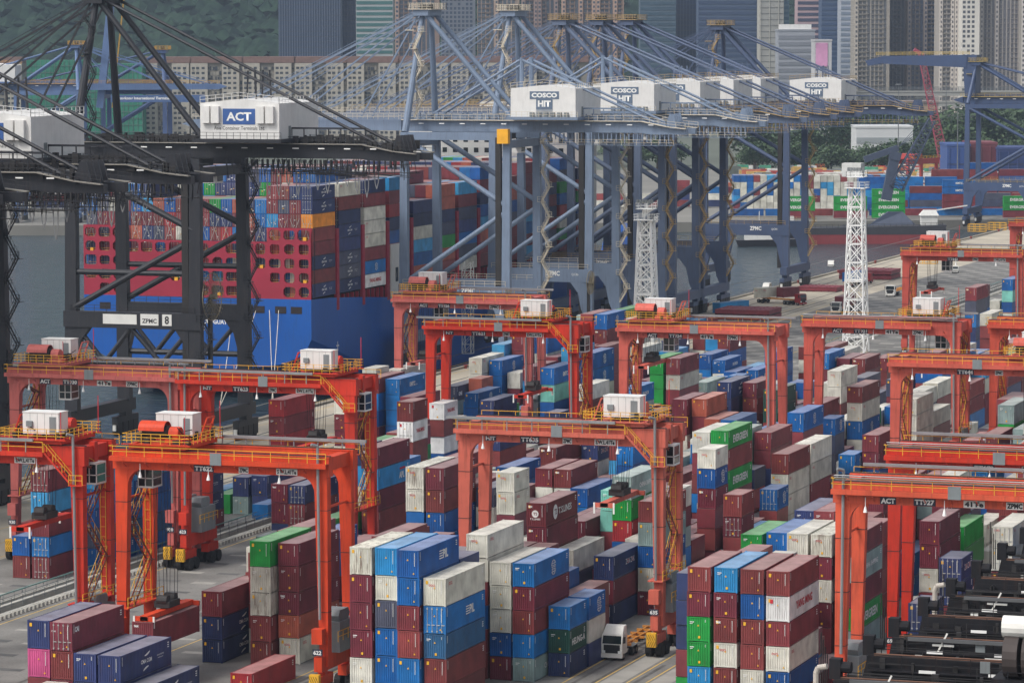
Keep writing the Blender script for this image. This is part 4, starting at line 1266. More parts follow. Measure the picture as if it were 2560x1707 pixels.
        m = MB(); fx = t+.2 if style == 'B' else t+6.0
        m.bar((fx,hy,26.4),(fx+.9,hy,28.8),.16); m.bar((fx+.0,hy+2,26.4),(fx+.9,hy+2,28.8),.16); m.bar((fx+.9,hy,28.8),(fx+.9,hy+2,28.8),.16); m.bar((fx+.3,hy,27.2),(fx+.3,hy+2,27.2),.12); m.bar((fx+.6,hy,28),(fx+.6,hy+2,28),.12)
        m.build('lifting_frame', pm, tr)
        MB().tube((t+7.0,8.2,26.4),(t+7.0,8.2,30.4),.05,n=5).tube((t+6.6,-.3,26.4),(t+6.6,-.3,29.4),.05,n=5).build('mast', REDL, tr)
        # cab
        cx = (S-.5 if style == 'B' else t+4.6) if cab == 'R' else t-.2; cy = 2.4
        c = MB().box(cx,cy,23.5,cx+1.8,cy+2.4,23.7).box(cx,cy,21.3,cx+1.8,cy+2.4,21.5).build('operator_cab', HOUSEW, tr)
        m = MB()
        for a in (cx, cx+.85, cx+1.7):
            for b in (cy, cy+2.3): m.box(a,b,21.5,a+.1,b+.1,23.5)
        m.box(cx,cy,22.3,cx+1.8,cy+.1,22.4).box(cx+1.7,cy,22.3,cx+1.8,cy+2.4,22.4); m.build('window_frame', HOUSEW, c)
        MB().box(cx+.06,cy+.06,21.5,cx+1.74,cy+2.34,23.5).build('window', GLASS, c)
        MB().box(cx+.6,cy+.8,23.7,cx+1.2,cy+1.6,25.9).build('cab_hanger', pm, c)
        # spreader
        sxx = t+2.4
        sp = MB().box(sxx-.45,-2.0,spz,sxx+.45,10.0,spz+.55).build('spreader', pm, e)
        for yy in (-2.0, 9.7): MB().box(sxx-1.2,yy,spz-.05,sxx+1.2,yy+.32,spz+.45).build('end_beam', pm, sp)
        for yy in (-2.05, 10.0):
            for xx in (-1.25, 1.05): MB().box(sxx+xx,yy,spz-.75,sxx+xx+.2,yy+.1,spz+.5).build('flipper', FLIP, sp)
        MB().box(sxx-.9,2.6,spz+.7,sxx+.9,5.4,spz+1.4).tube((sxx-.6,3,spz+1.5),(sxx+.6,3,spz+1.5),.55,n=12).tube((sxx-.6,5,spz+1.5),(sxx+.6,5,spz+1.5),.55,n=12).build('headblock', DARKM, sp)
        m = MB()
        for xx in (-.6, .6):
            for yy in (2.6, 3.4, 4.6, 5.4): m.tube((sxx+xx,yy,spz+1.5),(sxx+xx*1.6,yy,26.0),.03,n=4,caps=False)
        m.build('hoist_rope', ROPE, e)
    return e
OR = (200,62,24); RD = (190,46,26); SA = (194,96,78); SB = (188,98,92)
rtg(-217.8,430.0,'TT930',SB,'A','ACT',.8,'faded pink-red gantry crane numbered 930 beside the dark quay crane',spz=16.0)
rtg(-193.0,350.0,'TT620',RD,'B','HIT',14.8,'red-orange gantry crane cut by the left frame edge, white house on top',spz=16.5)
rtg(-192.3,428.5,'TT623',RD,'B','HIT',14.5,'red-orange gantry crane numbered 623 with white house at its right end',spz=16.5,engine='L')
rtg(-164.3,349.3,'TT622',OR,'A','HIT',1.0,'bright orange gantry crane numbered 622 holding a maroon container at front left',spz=7.6,cab='L')
rtg(-138.2,385.6,'TT635',SA,'B','HIT',15.0,'salmon gantry crane numbered 635 standing over the middle of the yard',spz=16.9)
rtg(-84.2,346.3,'TT927',(204,84,56),'C','ACT',30,'orange gantry crane numbered 927 at the right edge',trol=False,engine='L')
rtg(-85.6,375.5,'TT699',RD,'C','HIT',14,'red gantry crane numbered 699 just behind crane 927',trol=False)
rtg(-109.4,480,'TT644',(190,86,70),'A','HIT',15.5,'faded red gantry crane numbered 644 near the right edge',spz=14)
rtg(-109.0,546,'TT641',(192,76,56),'A','HIT',14.5,'faded red gantry crane behind crane 644, cut by the right edge',spz=15,signs=False)
rtg(-215.4,568,'TT926',(190,98,90),'A','ACT',1.0,'faded pink-red gantry crane numbered 926 below the blue quay cranes',spz=14)
rtg(-191.2,518,'TT621',RD,'B','HIT',13.0,'bright red gantry crane numbered 621 in front of crane 926',spz=14.5)
rtg(-161.6,523,'TT924',(196,92,78),'A','ACT',1.0,'faded red gantry crane numbered 924 in front of the first white light tower',spz=19)
rtg(-136.9,540,'TT921',(194,86,72),'C','ACT',14.8,'faded red gantry crane numbered 921 in front of the tall white light tower',spz=18)
rtg(-160.8,714,'TT643',(176,74,62),'A','HIT',2.2,'dull red gantry crane numbered 643 on the open yard at right',spz=17)
rtg(-160.8,826,'TT645',(170,70,60),'A','HIT',14,'dull red gantry crane farthest away at the right edge',spz=15,signs=False)
# black gantry cranes parked side by side near the camera, tops only in view
BLKP = mat('black_crane_paint', (30,30,34), 0.7, var=0.25, scale=0.4, streak=0.3, dirt=(70,50,40), spec=.2)
RUSTR = mat('rusty_rail', (112,78,60), 0.8, var=0.25)
DRUMM = mat('cable_drum', (58,50,48), 0.7, var=0.2); TEALD = mat('teal_drum', (40,150,138), 0.5)
for i, (y, lab) in enumerate(((239.5,'nearest of the black gantry cranes at the bottom right corner'),(257.6,'second black gantry crane, with the white 41t board'),(277.6,'third black gantry crane from the bottom right corner'),(298.2,'black gantry crane farthest from the bottom right corner'))):
    e = empty('black_gantry_crane', (-58.6, y, 0), lab, 'crane', 'black gantry cranes at bottom right'); S = 24.0
    for x0 in (0.6, S):
        for y0 in (.1, 10.1): MB().box(x0-.6,y0,.02,x0+.6,y0+1.2,24.0).build('leg', BLKP, e)
    for k, y0 in enumerate((0.0, 10.0)):
        MB().box(0,y0,22.2,S+1,y0+1.4,25.8).hexa([(-.9,y0+.1,22.6),(0,y0+.1,22.6),(0,y0+1.3,22.6),(-.9,y0+1.3,22.6)],[(-.2,y0+.1,25.8),(0,y0+.1,25.8),(0,y0+1.3,25.8),(-.2,y0+1.3,25.8)]).build('girder', BLKP, e)
        MB().box(0,y0+.35,25.8,S+1,y0+.55,25.95).box(0,y0+.95,25.8,S+1,y0+1.05,25.86).build('trolley_rail', RUSTR, e)
        rail(MB(), [(0,y0-.9,25.0),(S+1,y0-.9,25.0)], 1.1, 2.6, .045).build('railing', BLKP, e)
        MB().box(0,y0-.95,24.9,S+1,y0-.02,25.0).build('walkway', BLKP, e)
        for q in range(3): MB().box(2.6+q*5+k*1.2,y0-1.05,24.95,3.8+q*5+k*1.2,y0-.95,25.15).build('tube_lamp', LAMP, e)
        rq = random.Random(i*2+k); m = MB()
        for q in range(34):
            qx = rq.uniform(0,S); qy = y0+rq.choice((-.9,-.5,1.5,2.2,3.0)); m.box(qx,qy,25.0,qx+rq.uniform(.1,.5),qy+rq.uniform(.1,.4),25.1+rq.uniform(.1,1.0))
        for q in range(9): m.bar((0,y0-.9+rq.uniform(0,5),25.2+rq.random()*.9),(S,y0-.9+rq.uniform(0,5),25.2+rq.random()*.9),.045)
        for q in range(16): m.bar((.5+q*1.5,y0+1.5,24.2),(.5+q*1.5,y0+1.5,26.9 if q % 3 == 0 else 26.1),.05)
        m.bar((0,y0+1.5,26.1),(S,y0+1.5,26.1),.05); m.bar((0,y0+1.5,25.6),(S,y0+1.5,25.6),.05)
        stuff(m.build('girder_fittings', DARKM, e))
        MB().box(6.2+k*2,y0-1.0,25.2,6.9+k*2,y0-.8,26.0).build('junction_box', GREYB, e)
        MB().box(-.6,y0+.3,25.8,.2,y0+1.1,27.2).tube((.2,y0+.7,26.6),(.9,y0+.7,26.6),.4,n=10).build('end_stop', BLKP, e)
    MB().box(1.2,-1.2,25.85,S+1,-.98,26.1).build('cable_tray', mat('tray_dark_grey', (92,93,95), .6, .2), e)
    MB().box(1.0,11.4,24.0,1.6,11.6,25.6).build('end_beam', BLKP, e)
    s = MB().box(6.9,-1.06,23.75,9.3,-1.0,24.85).build('sign', SIGNW, e); text(s, '41t', (8.1,-1.07,24.3), '-Y', .85, NAVYL, 2.1, bold=.07)
    MB().box(1.7,-.98,24.2,2.3,-.93,24.8).build('notice_board', SIGNW, e)
    if i in (0, 2): MB().tube((-.9,-2.2,.02),(-.9,-2.2,26.6),.2,n=10).tube((-.9,-2.2,26.6),(-.75,-2.2,27.0),.2,n=10).tube((-.75,-2.2,27.0),(-.1,-2.3,27.15),.2,n=10).build('exhaust_pipe', mat('pipe_cream', (176,168,158), .6, streak=.3), e)
    MB().bar((3.4,-.95,25.1),(4.1,-.95,26.5),.12).bar((3.0,-.95,25.6),(4.6,-.95,25.6),.14).build('lamp_arm', FLIP, e)
    m = MB()
    for q in range(4): m.tube((-1.2+.15*q,.4,25.0),(-1.2+.15*q,.4,29.0-q*.5),.04,n=4)
    m.build('antenna', DARKM, e)
    tx = 10.8+i*1.6
    tr = MB().box(tx,.0,25.96,tx+7,11.4,26.5).build('trolley', BLKP, e)
    for q in range(4): MB().tube((tx+.8+q*1.3,1.0,28.0),(tx+1.8+q*1.3,1.0,28.0),1.5,n=18).build('cable_drum', DRUMM, tr)
    MB().tube((tx+.6,1.0,30.0),(tx+6.4,1.0,30.0),.75,n=14).build('white_duct', FLIP, tr); MB().tube((tx+3.0,-.8,28.4),(tx+3.0,-.5,28.4),.6,n=12).build('teal_brake', TEALD, tr)
    MB().box(tx+.5,4,26.5,tx+6.5,10,29.4).build('machine_house', BLKP, tr)
    rail(MB(), [(tx,-.2,26.5),(tx+7,-.2,26.5)], 1.1, 1.2, .05).build('railing', BLKP, tr)
# ---------------------------------------------------------------- ship-to-shore quay cranes
def sts(Yc, name, rgb, railrgb, label, portal, sign, apexz=75.0, mast=False, boomz=49.0, black=False, qc=None, house=True, detail=2, X=-255.75, boom=62, rear=48.5, rz=0, group='ship-to-shore cranes along the quay'):
    pm = mat('quay_crane_'+name, rgb, 0.5, var=0.09, scale=0.2, streak=0.4, dirt=(70,62,58)); rm = mat('quay_crane_rail_'+name, railrgb, 0.6, var=0.1)
    e = empty('quay_crane', (X, Yc, 0), label, 'crane', group, rz)
    xw, xl, yy = -11.4, 11.4, 10.4; B0 = boomz-.2; lw = 1.15 if black else .95
    for x in (xw, xl):
        for y in (-yy, yy):
            m = MB()
            m.hexa([(x-lw,y-.75,6),(x+lw,y-.75,6),(x+lw,y+.75,6),(x-lw,y+.75,6)], [(x-lw*.8,y*.93-.7,B0),(x+lw*.8,y*.93-.7,B0),(x+lw*.8,y*.93+.7,B0),(x-lw*.8,y*.93+.7,B0)])
            m.build('leg', pm, e)
        MB().box(x-.9,-yy-2.5,4.2,x+.9,yy+2.5,6.3).build('sill_beam', pm, e)
        MB().box(x-.7,-yy*.93+.7,B0-3.2,x+.7,yy*.93-.7,B0-1.6).build('tie_beam', pm, e)
        for y in (-yy, yy):
            bb = MB().box(x-.6,y-4.2,2.4,x+.6,y+4.2,3.4).box(x-.7,y-1.2,3.4,x+.7,y+1.2,4.2).build('bogie', pm, e)
            for q in (-3.3,-1.1,1.1,3.3): MB().box(x-.55,y+q-.95,.55,x+.55,y+q+.95,2.4).tube((x-.3,y+q-.5,.45),(x+.3,y+q-.5,.45),.42,n=10).tube((x-.3,y+q+.5,.45),(x+.3,y+q+.5,.45),.42,n=10).build('wheel_set', DARKM, bb)
            MB().box(x-.3,y-4.6,1.0,x+.3,y-4.3,2.0).build('warning_plate', SIGNW, e)
    for y in (-yy, yy):
        if black:
            MB().box(xw-1.2,y-.8,portal-2.7,xl+1.2,y+.8,portal).build('portal_beam', pm, e)
            m = MB(); zb = portal-8.6
            m.tube((xw,y,zb),(xl,y,zb),.5,n=8)
            for a, b in ((xw+1,xw+6),(xw+11,xw+6),(xw+11,xw+16.5),(xl-1,xw+16.5)): m.tube((a,y,portal-2.7),(b,y,zb),.42,n=8)
            m.build('portal_truss', pm, e)
            for x, sg in ((xw, 1), (xl, -1)):
                MB().prism([(x+1.1*sg,portal-2.7),(x+3.6*sg,portal-2.7),(x+1.9*sg,portal-5),(x+1.1*sg,portal-8)], 'y', y-.6, y+.6).build('gusset', pm, e)
        else:
            MB().box(xw-1.0,y-.75,portal-2.9,xl+1.0,y+.75,portal).build('portal_beam', pm, e)
            for x, sg in ((xw, 1), (xl, -1)):
                MB().prism([(x+.9*sg,portal-2.9),(x+4.2*sg,portal-2.9),(x+2.4*sg,portal-5.2),(x+1.6*sg,portal-9),(x+.9*sg,6.2)], 'y', y-.7, y+.7).build('gusset', pm, e)
        rail(MB(), [(xw,y-.7,portal),(xl,y-.7,portal)], 1.1, 2.2, .07).build('railing', rm, e)
        m = MB(); zm = portal+(B0-portal)*.5
        m.tube((xw+.5,y*.95,B0-1.5),(xl-.4,y*.97,zm+1),.55,n=10).tube((xl-.4,y*.97,zm-.6),(xw+.6,y,portal+.6),.55,n=10)
        if black: m.tube((xw,y*.97,portal+6.6),(xl,y*.97,portal+6.6),.5,n=10)
        m.build('diagonal_brace', pm, e)
        MB().box(xw-.8,y*.93-.6,B0-1.6,xl+.8,y*.93+.6,B0).build('top_beam', pm, e)
    # sign on the front portal beam
    if black:
        s = MB().box(-5.2,-yy-.86,portal-2.0,1.0,-yy-.805,portal-.35).build('sign', SIGNW, e)
        s = MB().box(1.7,-yy-.86,portal-2.1,5.0,-yy-.805,portal-.2).build('sign', SIGNW, e); text(s, 'ZPMC', (3.35,-yy-.87,portal-1.35), '-Y', .75, BLACKL, 2.7, bold=.03)
        s = MB().box(5.7,-yy-.86,portal-2.1,7.4,-yy-.805,portal-.2).build('sign', SIGNW, e); text(s, sign, (6.55,-yy-.87,portal-1.15), '-Y', 1.4, BLACKL, .8, bold=.03)
    else:
        text(e, 'ZPMC', (3.2,-yy-.77,portal-1.0), '-Y', 1.1, WHITE, 3.2, name='lettering', bold=.03); text(e, sign, (8.4,-yy-.77,portal-1.2), '-Y', .6, WHITE, 1.6)
    # girder, boom
    for y in (-3.3, 3.3):
        m = MB().prism([(-14,B0),(-14,B0+2.5),(39,B0+2.5),(rear-4,B0+1.5),(rear-4,B0+.9),(rear,B0+.9),(rear,B0-.3),(rear-8,B0-.3),(rear-10,B0)], 'y', y-.65, y+.65); m.build('girder', pm, e)
        m = MB().prism([(-14.3,B0+.1),(-14.3,B0+2.4),(-boom,B0+2.2),(-boom-3,B0+1.2),(-boom,B0+.3)], 'y', y-.6, y+.6); m.build('boom', pm, e)
        yo = y-1.5 if y < 0 else y+1.5
        MB().prism([(-14,B0+2.35),(-14,B0+2.5),(39,B0+2.5),(rear-4,B0+1.4),(rear,B0+1.0),(rear,B0+.85),(rear-4,B0+1.25),(38.9,B0+2.35)], 'y', min(y+(.65 if y > 0 else -.65), yo), max(y+(.65 if y > 0 else -.65), yo)).build('walkway', mat('walkway_edge', (132,128,120), .7) if black else rm, e)
        rail(MB(), [(-14,yo,B0+2.5),(39,yo,B0+2.5),(rear-4,yo,B0+1.4),(rear,yo,B0+1.0)], 1.1, 1.9, .07).build('railing', rm, e)
        rail(MB(), [(-14.5,yo,B0+2.5),(-boom,yo,B0+2.3)], 1.1, 2.4, .07).build('railing', rm, e)
        m = MB()
        for q in range(12): m.box(-10+q*4.6,yo-.12,B0+1.6,-8.9+q*4.6,yo-.02,B0+1.78)
        m.build('tube_lamp', LAMP, e)
    for q in range(9): MB().box(-13+q*7.2,-2.65,B0+.3,-12.2+q*7.2,2.65,B0+1.2).build('girder_tie', pm, e)
    for q in range(int((boom-14)/8)): MB().box(-20-q*8,-2.7,B0+.5,-19.2-q*8,2.7,B0+1.3).build('girder_tie', pm, e)
    # A-frame, stays
    ax = xw+1.5
    for y in (-1, 1):
        MB().tube((xw,y*yy*.9,B0),(ax,y*2.6,apexz-1.5),.75,.55,n=10).build('apex_leg', pm, e)
        MB().tube((ax+.5,y*3.0,apexz-1),(xl-.8,y*3.6,B0+2.5),.52,n=10).build('backstay', pm, e)
        if mast:
            MB().tube((xl+1,y*3.5,B0+2.4),(xl+1,y*3.0,B0+15.5),.5,n=8).build('rear_mast', pm, e)
            MB().tube((xl+1.2,y*3.2,B0+15),(rear-7,y*3.4,B0+2.2),.27,n=8).tube((xl+.6,y*3.2,B0+15),(xw+3,y*3.4,B0+3.0),.27,n=8).build('rear_stay', pm, e)
        else:
            MB().tube((ax+.6,y*3.0,apexz-.6),(rear-6.5,y*3.3,B0+2.2),.27,n=8).build('rear_stay', pm, e)
            m = MB(); fz = B0+2.4; mx = (ax+rear)/2-.5; mz = (apexz-.6+B0+2.2)/2
            m.bar((mx-1.2,y*3.3,fz),(mx-.6,y*3.2,mz),.25).bar((mx+1.2,y*3.3,fz),(mx+.6,y*3.2,mz),.25); m.build('stay_support', pm, e)
        m = MB()
        for bx_ in ((-24,-42,-58) if boom > 20 else ()): m.bar((ax-.5,y*2.8,apexz-.8),(bx_,y*3.3,B0+2.3),.2,.34)
        if boom > 20: m.bar((ax-.5,y*1.6,apexz+.2),(-50,y*1.8,B0+2.6),.1); m.bar((ax-.5,y*1.2,apexz+.2),(-60,y*1.4,B0+2.6),.1)
        if boom > 20: m.build('forestay', pm, e)
    MB().box(ax-1.6,-4.2,apexz-1.7,ax+1.8,4.2,apexz-.4).build('apex_beam', pm, e)
    MB().box(ax-2.6,-4.6,apexz-.4,ax+2.8,4.6,apexz-.25).box(ax-3.2,-4.6,apexz-4.8,ax-1.2,-2.6,apexz-4.65).build('apex_platform', rm, e)
    rail(MB(), [(ax-2.6,-4.6,apexz-.25),(ax+2.8,-4.6,apexz-.25),(ax+2.8,4.6,apexz-.25),(ax-2.6,4.6,apexz-.25),(ax-2.6,-4.6,apexz-.25)], 1.2, 1.1, .08, 2).build('railing', rm, e)
    m = MB()
    for q in (-3, -1, 1, 3): m.tube((ax-.3,q,apexz+.1),(ax+.3,q,apexz+.1),.7,n=10)
    m.build('sheave', DARKM, e)
    # zigzag stairs: up the A-frame and up the rear landside legs
    def zig(x, y, z0, z1, dx, step, nm):
        s = MB(); r = MB(); z = z0; k = 0
        while z < z1-1:
            z2 = min(z+step, z1); a, b = (x-dx, x+dx) if k % 2 == 0 else (x+dx, x-dx)
            flight(s, (a,y,z), (b,y,z2), .8, 6, r); s.box(b-.7,y-.7,z2-.08,b+.7,y+.7,z2); rail(r, [(b-.7,y-.7,z2),(b+.7,y-.7,z2)], 1.1, 1.4, .07); z = z2; k += 1
        s.build('stair', rm if not black else pm, e); r.build(nm, rm if not black else pm, e)
    if detail > 1:
        zig(xl+1.9, yy*.95, 8, B0-1, .9, 3.2, 'stair_railing'); zig(xw+1.6, -yy*.55, B0+3, apexz-4, .9, 3.6, 'stair_railing')
        zig(xl+2.1, -yy-.2, 4, portal, .9, 3.0, 'stair_railing') if black else None
        # cable chain on the front landside leg
        MB().box(xl-2.3,-yy-.3,6,xl-1.1,-yy+.6,B0-1).build('cable_chain', DARKM, e)
        # machinery hanging under the rear girder
        m = MB()
        rl = random.Random(name)
        for q in range(30):
            x = 18+q*.95; m.box(x,-4.0+rl.uniform(-.3,.3),B0-1.4-rl.uniform(0,1.0),x+.22,-3.6,B0-.2)
        m.box(17,-4.6,B0-2.6,46,-3.9,B0-2.5).box(17,3.9,B0-2.6,46,4.6,B0-2.5); m.build('maintenance_cage', DARKM if black else pm, e)
        rail(MB(), [(17,-4.6,B0-2.5),(46,-4.6,B0-2.5)], 1.1, 1.6, .06).build('railing', rm if not black else pm, e)
        if black:
            m = MB()
            for q in range(90):
                qx = rl.uniform(14,rear-1); qy = rl.choice((-4.4,-3.4,3.4,4.4)); m.bar((qx,qy,B0-.2),(qx+rl.uniform(-.6,.6),qy,B0-rl.uniform(1.2,3.6)),.1)
            for q in range(14): m.bar((rl.uniform(14,30),-4.2,B0-rl.uniform(.5,3.2)),(rl.uniform(32,rear),-4.2,B0-rl.uniform(.5,3.2)),.09)
            stuff(m.build('hanging_steelwork', pm, e))
        fl = MB()
        for q in range(13):
            x = 20+q*1.75; d = rl.uniform(2.5,5.5)
            pts = [(x,-3.9,B0-1.2),(x+.1,-3.9,B0-1.2-d*.7),(x+.4,-3.9,B0-1.2-d),(x+.7,-3.9,B0-1.2-d*.7),(x+.8,-3.9,B0-1.2)]
            for a, b in zip(pts, pts[1:]): fl.tube(a, b, .09, n=5, caps=False)
        if black: fl.build('festoon_cable', GREYP, e)
        # trolley and cab
        MB().box(3,-3.0,B0-1.6,9,3.0,B0-.4).build('trolley', DARKM, e); c = MB().box(9.4,-2.4,B0-4.4,12,.2,B0-1.8).build('operator_cab', HOUSEW, e); MB().box(9.36,-2.3,B0-4.1,12.04,.1,B0-2.8).build('window', GLASS, c)
        # sheave tower and end machinery
        for q in (-2.6,-.8,1,2.6): MB().prism([(rear-5,B0+1.4),(rear-2.4,B0+1.2),(rear-3.1,B0+3.9),(rear-4.0,B0+3.9)], 'y', q-.12, q+.12).build('sheave_frame', pm, e)
        m = MB(); 
        for q in range(7): m.bar((26+q*2.2,-3.2,B0+2.5),(26+q*2.2,-3.2,B0+5.0),.16)
        m.bar((26,-3.2,B0+5),(39.2,-3.2,B0+5),.3); m.build('service_frame', pm, e)
    # clutter along the girder: cable reels, lockers, pipes, lamps
    rc = random.Random(name+'c'); m = MB()
    for q in range((190 if black else 90) if detail > 1 else 20):
        x = rc.uniform(-13, rear-3); y = rc.choice((-4.2,-2.2,2.2,4.2))+rc.uniform(-.4,.4); h = rc.uniform(.3,1.5); w = rc.uniform(.15,1.0)
        m.box(x,y,B0+2.5 if x < 38 else B0+1.5,x+w,y+rc.uniform(.2,.7),(B0+2.5 if x < 38 else B0+1.5)+h)
    for q in range(10): m.bar((-13,rc.uniform(-4.5,4.5),B0+rc.uniform(2.7,3.6)),(38,rc.uniform(-4.5,4.5),B0+rc.uniform(2.7,3.6)),.1)
    stuff(m.build('girder_fittings', DARKM if black else pm, e))
    # machine house
    if house:
        hx0, hx1, hy0, hy1, hz0, hz1 = xl+.4, xl+14.6, -8.6, 8.6, B0+3.3, B0+9.2
        h = MB().prism([(hx0,hz0),(hx1,hz0),(hx1,hz1),((hx0+hx1)/2,hz1+.7),(hx0,hz1)], 'y', hy0, hy1).build('machine_house', HOUSEW, e)
        MB().box(hx0-.8,hy0-1.2,hz0-.6,hx1+.8,hy1+1,hz0-.02).build('house_deck', pm, h)
        rail(MB(), [(hx0,hy0,hz1),((hx0+hx1)/2,hy0,hz1+.7),(hx1,hy0,hz1),(hx1,hy1,hz1)], 1.1, 1.3, .07, 1).build('roof_railing', HOUSEW if black else rm, h)
        rail(MB(), [(hx0-.8,hy0-1.2,hz0-.02),(hx1+.8,hy0-1.2,hz0-.02)], 1.1, 1.2, .06, 1).build('railing', rm, h)
        MB().box(hx1+.003,hy0+4,hz0,hx1+.05,hy0+5,hz0+2.1).build('door', GREYB, h)
        if black:
            s = MB().box(hx0+4.1,hy0-.06,hz0+2.4,hx0+9.9,hy0-.004,hz0+5.0).build('sign', mat('sign_blue', (52,88,148), .6), h); text(s, 'ACT', (hx0+7,hy0-.07,hz0+3.7), '-Y', 1.45, WHITE, 4.5, bold=.03)
            text(h, 'Asia Container Terminals Ltd', (hx0+7,hy0-.02,hz0+1.8), '-Y', .6, BLACKL, 9.0)
            for q in (.5, 2.2, 10.3, 12.0): MB().box(hx0+q,hy0-.7,hz0+2.6,hx0+q+1.4,hy0-.004,hz0+5.4).build('vent_hood', HOUSEW, h)
        else:
            sm = mat('sign_greyblue', (92,108,128), .6)
            s = MB().box(hx0+4.2,hy0-.06,hz0+3.7,hx0+10.6,hy0-.004,hz0+5.3).box(hx0+5.6,hy0-.06,hz0+1.6,hx0+9.2,hy0-.004,hz0+3.7).build('sign', sm, h)
            text(s, 'COSCO', (hx0+7.4,hy0-.07,hz0+4.5), '-Y', 1.0, WHITE, 5.6, bold=.05); text(s, 'HIT', (hx0+7.4,hy0-.07,hz0+2.75), '-Y', 1.3, WHITE, 2.8, bold=.05)
            for q in range(4): MB().box(hx0+5.6,hy0-.06,hz0+1.35-q*.3,hx0+9.2,hy0-.004,hz0+1.5-q*.3).build('sign_stripe', sm, h)
            for q in range(6): MB().box(hx0+4.3+q*1.5,hy0-.5,hz0+.05,hx0+5.2+q*1.5,hy0-.02,hz0+.95).build('cooling_unit', GREYB, h)
    return e
BK = (33,35,42); BKR = (46,46,49); BL = (112,128,150); BLR = (206,196,176); BD = (66,80,108); BDR = (168,142,96)
sts(559.5,'black8',BK,BKR,'charcoal quay crane numbered 8 with the white ACT house',23.2,'8',76.5,black=True,boomz=49.2)
sts(468.5,'black7',BK,BKR,'charcoal quay crane left of crane 8, white house cut by the frame',23.2,'7',76.5,black=True,boomz=49.2)
sts(440.0,'black6',BK,BKR,'charcoal quay crane second from the left edge, rear girder end in view',23.2,'6',76.5,black=True,boomz=49.2)
sts(409.5,'black5',BK,BKR,'charcoal quay crane at the far left edge, only its rear end in view',23.2,'5',76.5,black=True,boomz=49.2)
b1 = sts(718.5,'blue1',BL,BLR,'grey-blue quay crane nearest the ship stern, yellow box on its leg',16.8,'QC85',74.8,mast=True)
sts(775.0,'blue2',BL,BLR,'grey-blue quay crane second from the stern',16.8,'QC86',74.8,mast=True)
sts(812.0,'blue3',(92,106,130),BDR,'grey-blue quay crane third from the stern',16.8,'QC88',72.8)
sts(841.0,'blue4',(80,94,120),BDR,'darker blue quay crane fourth from the stern',16.8,'QC90',72.8)
sts(866.0,'blue5',(74,88,116),BDR,'darker blue quay crane fifth from the stern',16.8,'QC91',72.8)
sts(949.0,'blue6',BD,BDR,'dark blue quay crane standing alone at the right end of the row',17.6,'QC93',71.5,boomz=47.4)
MB().box(9.9,-11.9,46.6,12.3,-10.5,49.6).build('yellow_box', mat('orange_yellow', (232,168,36), .5), b1)
# ---------------------------------------------------------------- the blue container ship
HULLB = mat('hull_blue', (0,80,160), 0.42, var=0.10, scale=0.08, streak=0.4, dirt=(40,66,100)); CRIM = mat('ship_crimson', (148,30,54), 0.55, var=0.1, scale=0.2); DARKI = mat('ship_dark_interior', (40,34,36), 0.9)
BOOT = mat('boot_topping', (60,40,48), 0.6)
SHX, SHY = -296.0, 665.7
ship = empty('container_ship', (SHX, SHY, -4.0), 'blue hulled container ship with crimson stern frames, moored at the quay', 'ship')
# hull by stations: y, list of (halfwidth, z above water)
st = [(0.0,[(25,20.5),(25,12.5),(23.6,9.6),(19,7.4),(10,6.2),(0,6.0)]),(10,[(25,20.2),(25,10),(23.5,6.4),(18.5,3.8),(9,2.2),(0,1.8)]),(26,[(25,19.2),(25,6),(24,2),(20,-1),(10,-3),(0,-3.5)]),(48,[(25,17.6),(25,1),(24.6,-2),(22,-5),(12,-6),(0,-6)]),
      (100,[(25,17.6),(25,1),(25,-3),(24,-6),(14,-6.5),(0,-6.5)]),(200,[(25,17.6),(25,1),(25,-3),(24,-6),(14,-6.5),(0,-6.5)]),(226,[(24,20),(22,2),(20,-3),(16,-6),(9,-6.5),(0,-6.5)]),(246,[(18,22),(12,4),(10,-2),(7,-6),(4,-6.5),(0,-6.5)]),(262,[(5,23.5),(1.6,8),(1.2,0),(.8,-5),(.4,-6.5),(0,-6.5)])]
m = MB(); rows = []
for y, pr_ in st:
    r = [(-w, y, z) for w, z in pr_]+[(w, y, z) for w, z in reversed(pr_[:-1])]; rows.append(r)
nn = len(rows[0])
for r in rows: m.v += r
for i in range(len(rows)-1):
    for j in range(nn-1): m.f.append((i*nn+j, i*nn+j+1, (i+1)*nn+j+1, (i+1)*nn+j))
m.f.append(tuple(range(nn)))
hull = m.build('hull', HULLB, ship)
MB()._add([(-24.9,.3,16.6),(24.9,.3,16.6),(24.9,222,16.6),(-24.9,222,16.6)], [(0,1,2,3)]).build('deck', CRIM, ship)
text(ship, 'URUGUAY', (4.1,-.04,15.6), '-Y', .95, WHITE, 5.3, bold=.03); text(ship, 'CMA CGM', (-2.2,-.04,15.6), '-Y', .95, WHITE, 5.6, bold=.03); text(ship, 'HONG KONG', (-.7,-.04,14.25), '-Y', .8, WHITE, 5.0, bold=.02); text(ship, '9839167', (-.7,-.04,13.1), '-Y', .6, WHITE, 3.6)
for x in (-21.5,-17.5,12.5,17.2,20.6): MB().box(x,-.06,17.6,x+2.4,.3,19.0).build('mooring_port', DARKI, ship)
m = MB(); m.box(25.004,14,9.2,25.02,14.3,11).box(25.004,13.4,10,25.02,14.9,10.3); m.build('load_mark', WHITE, ship)
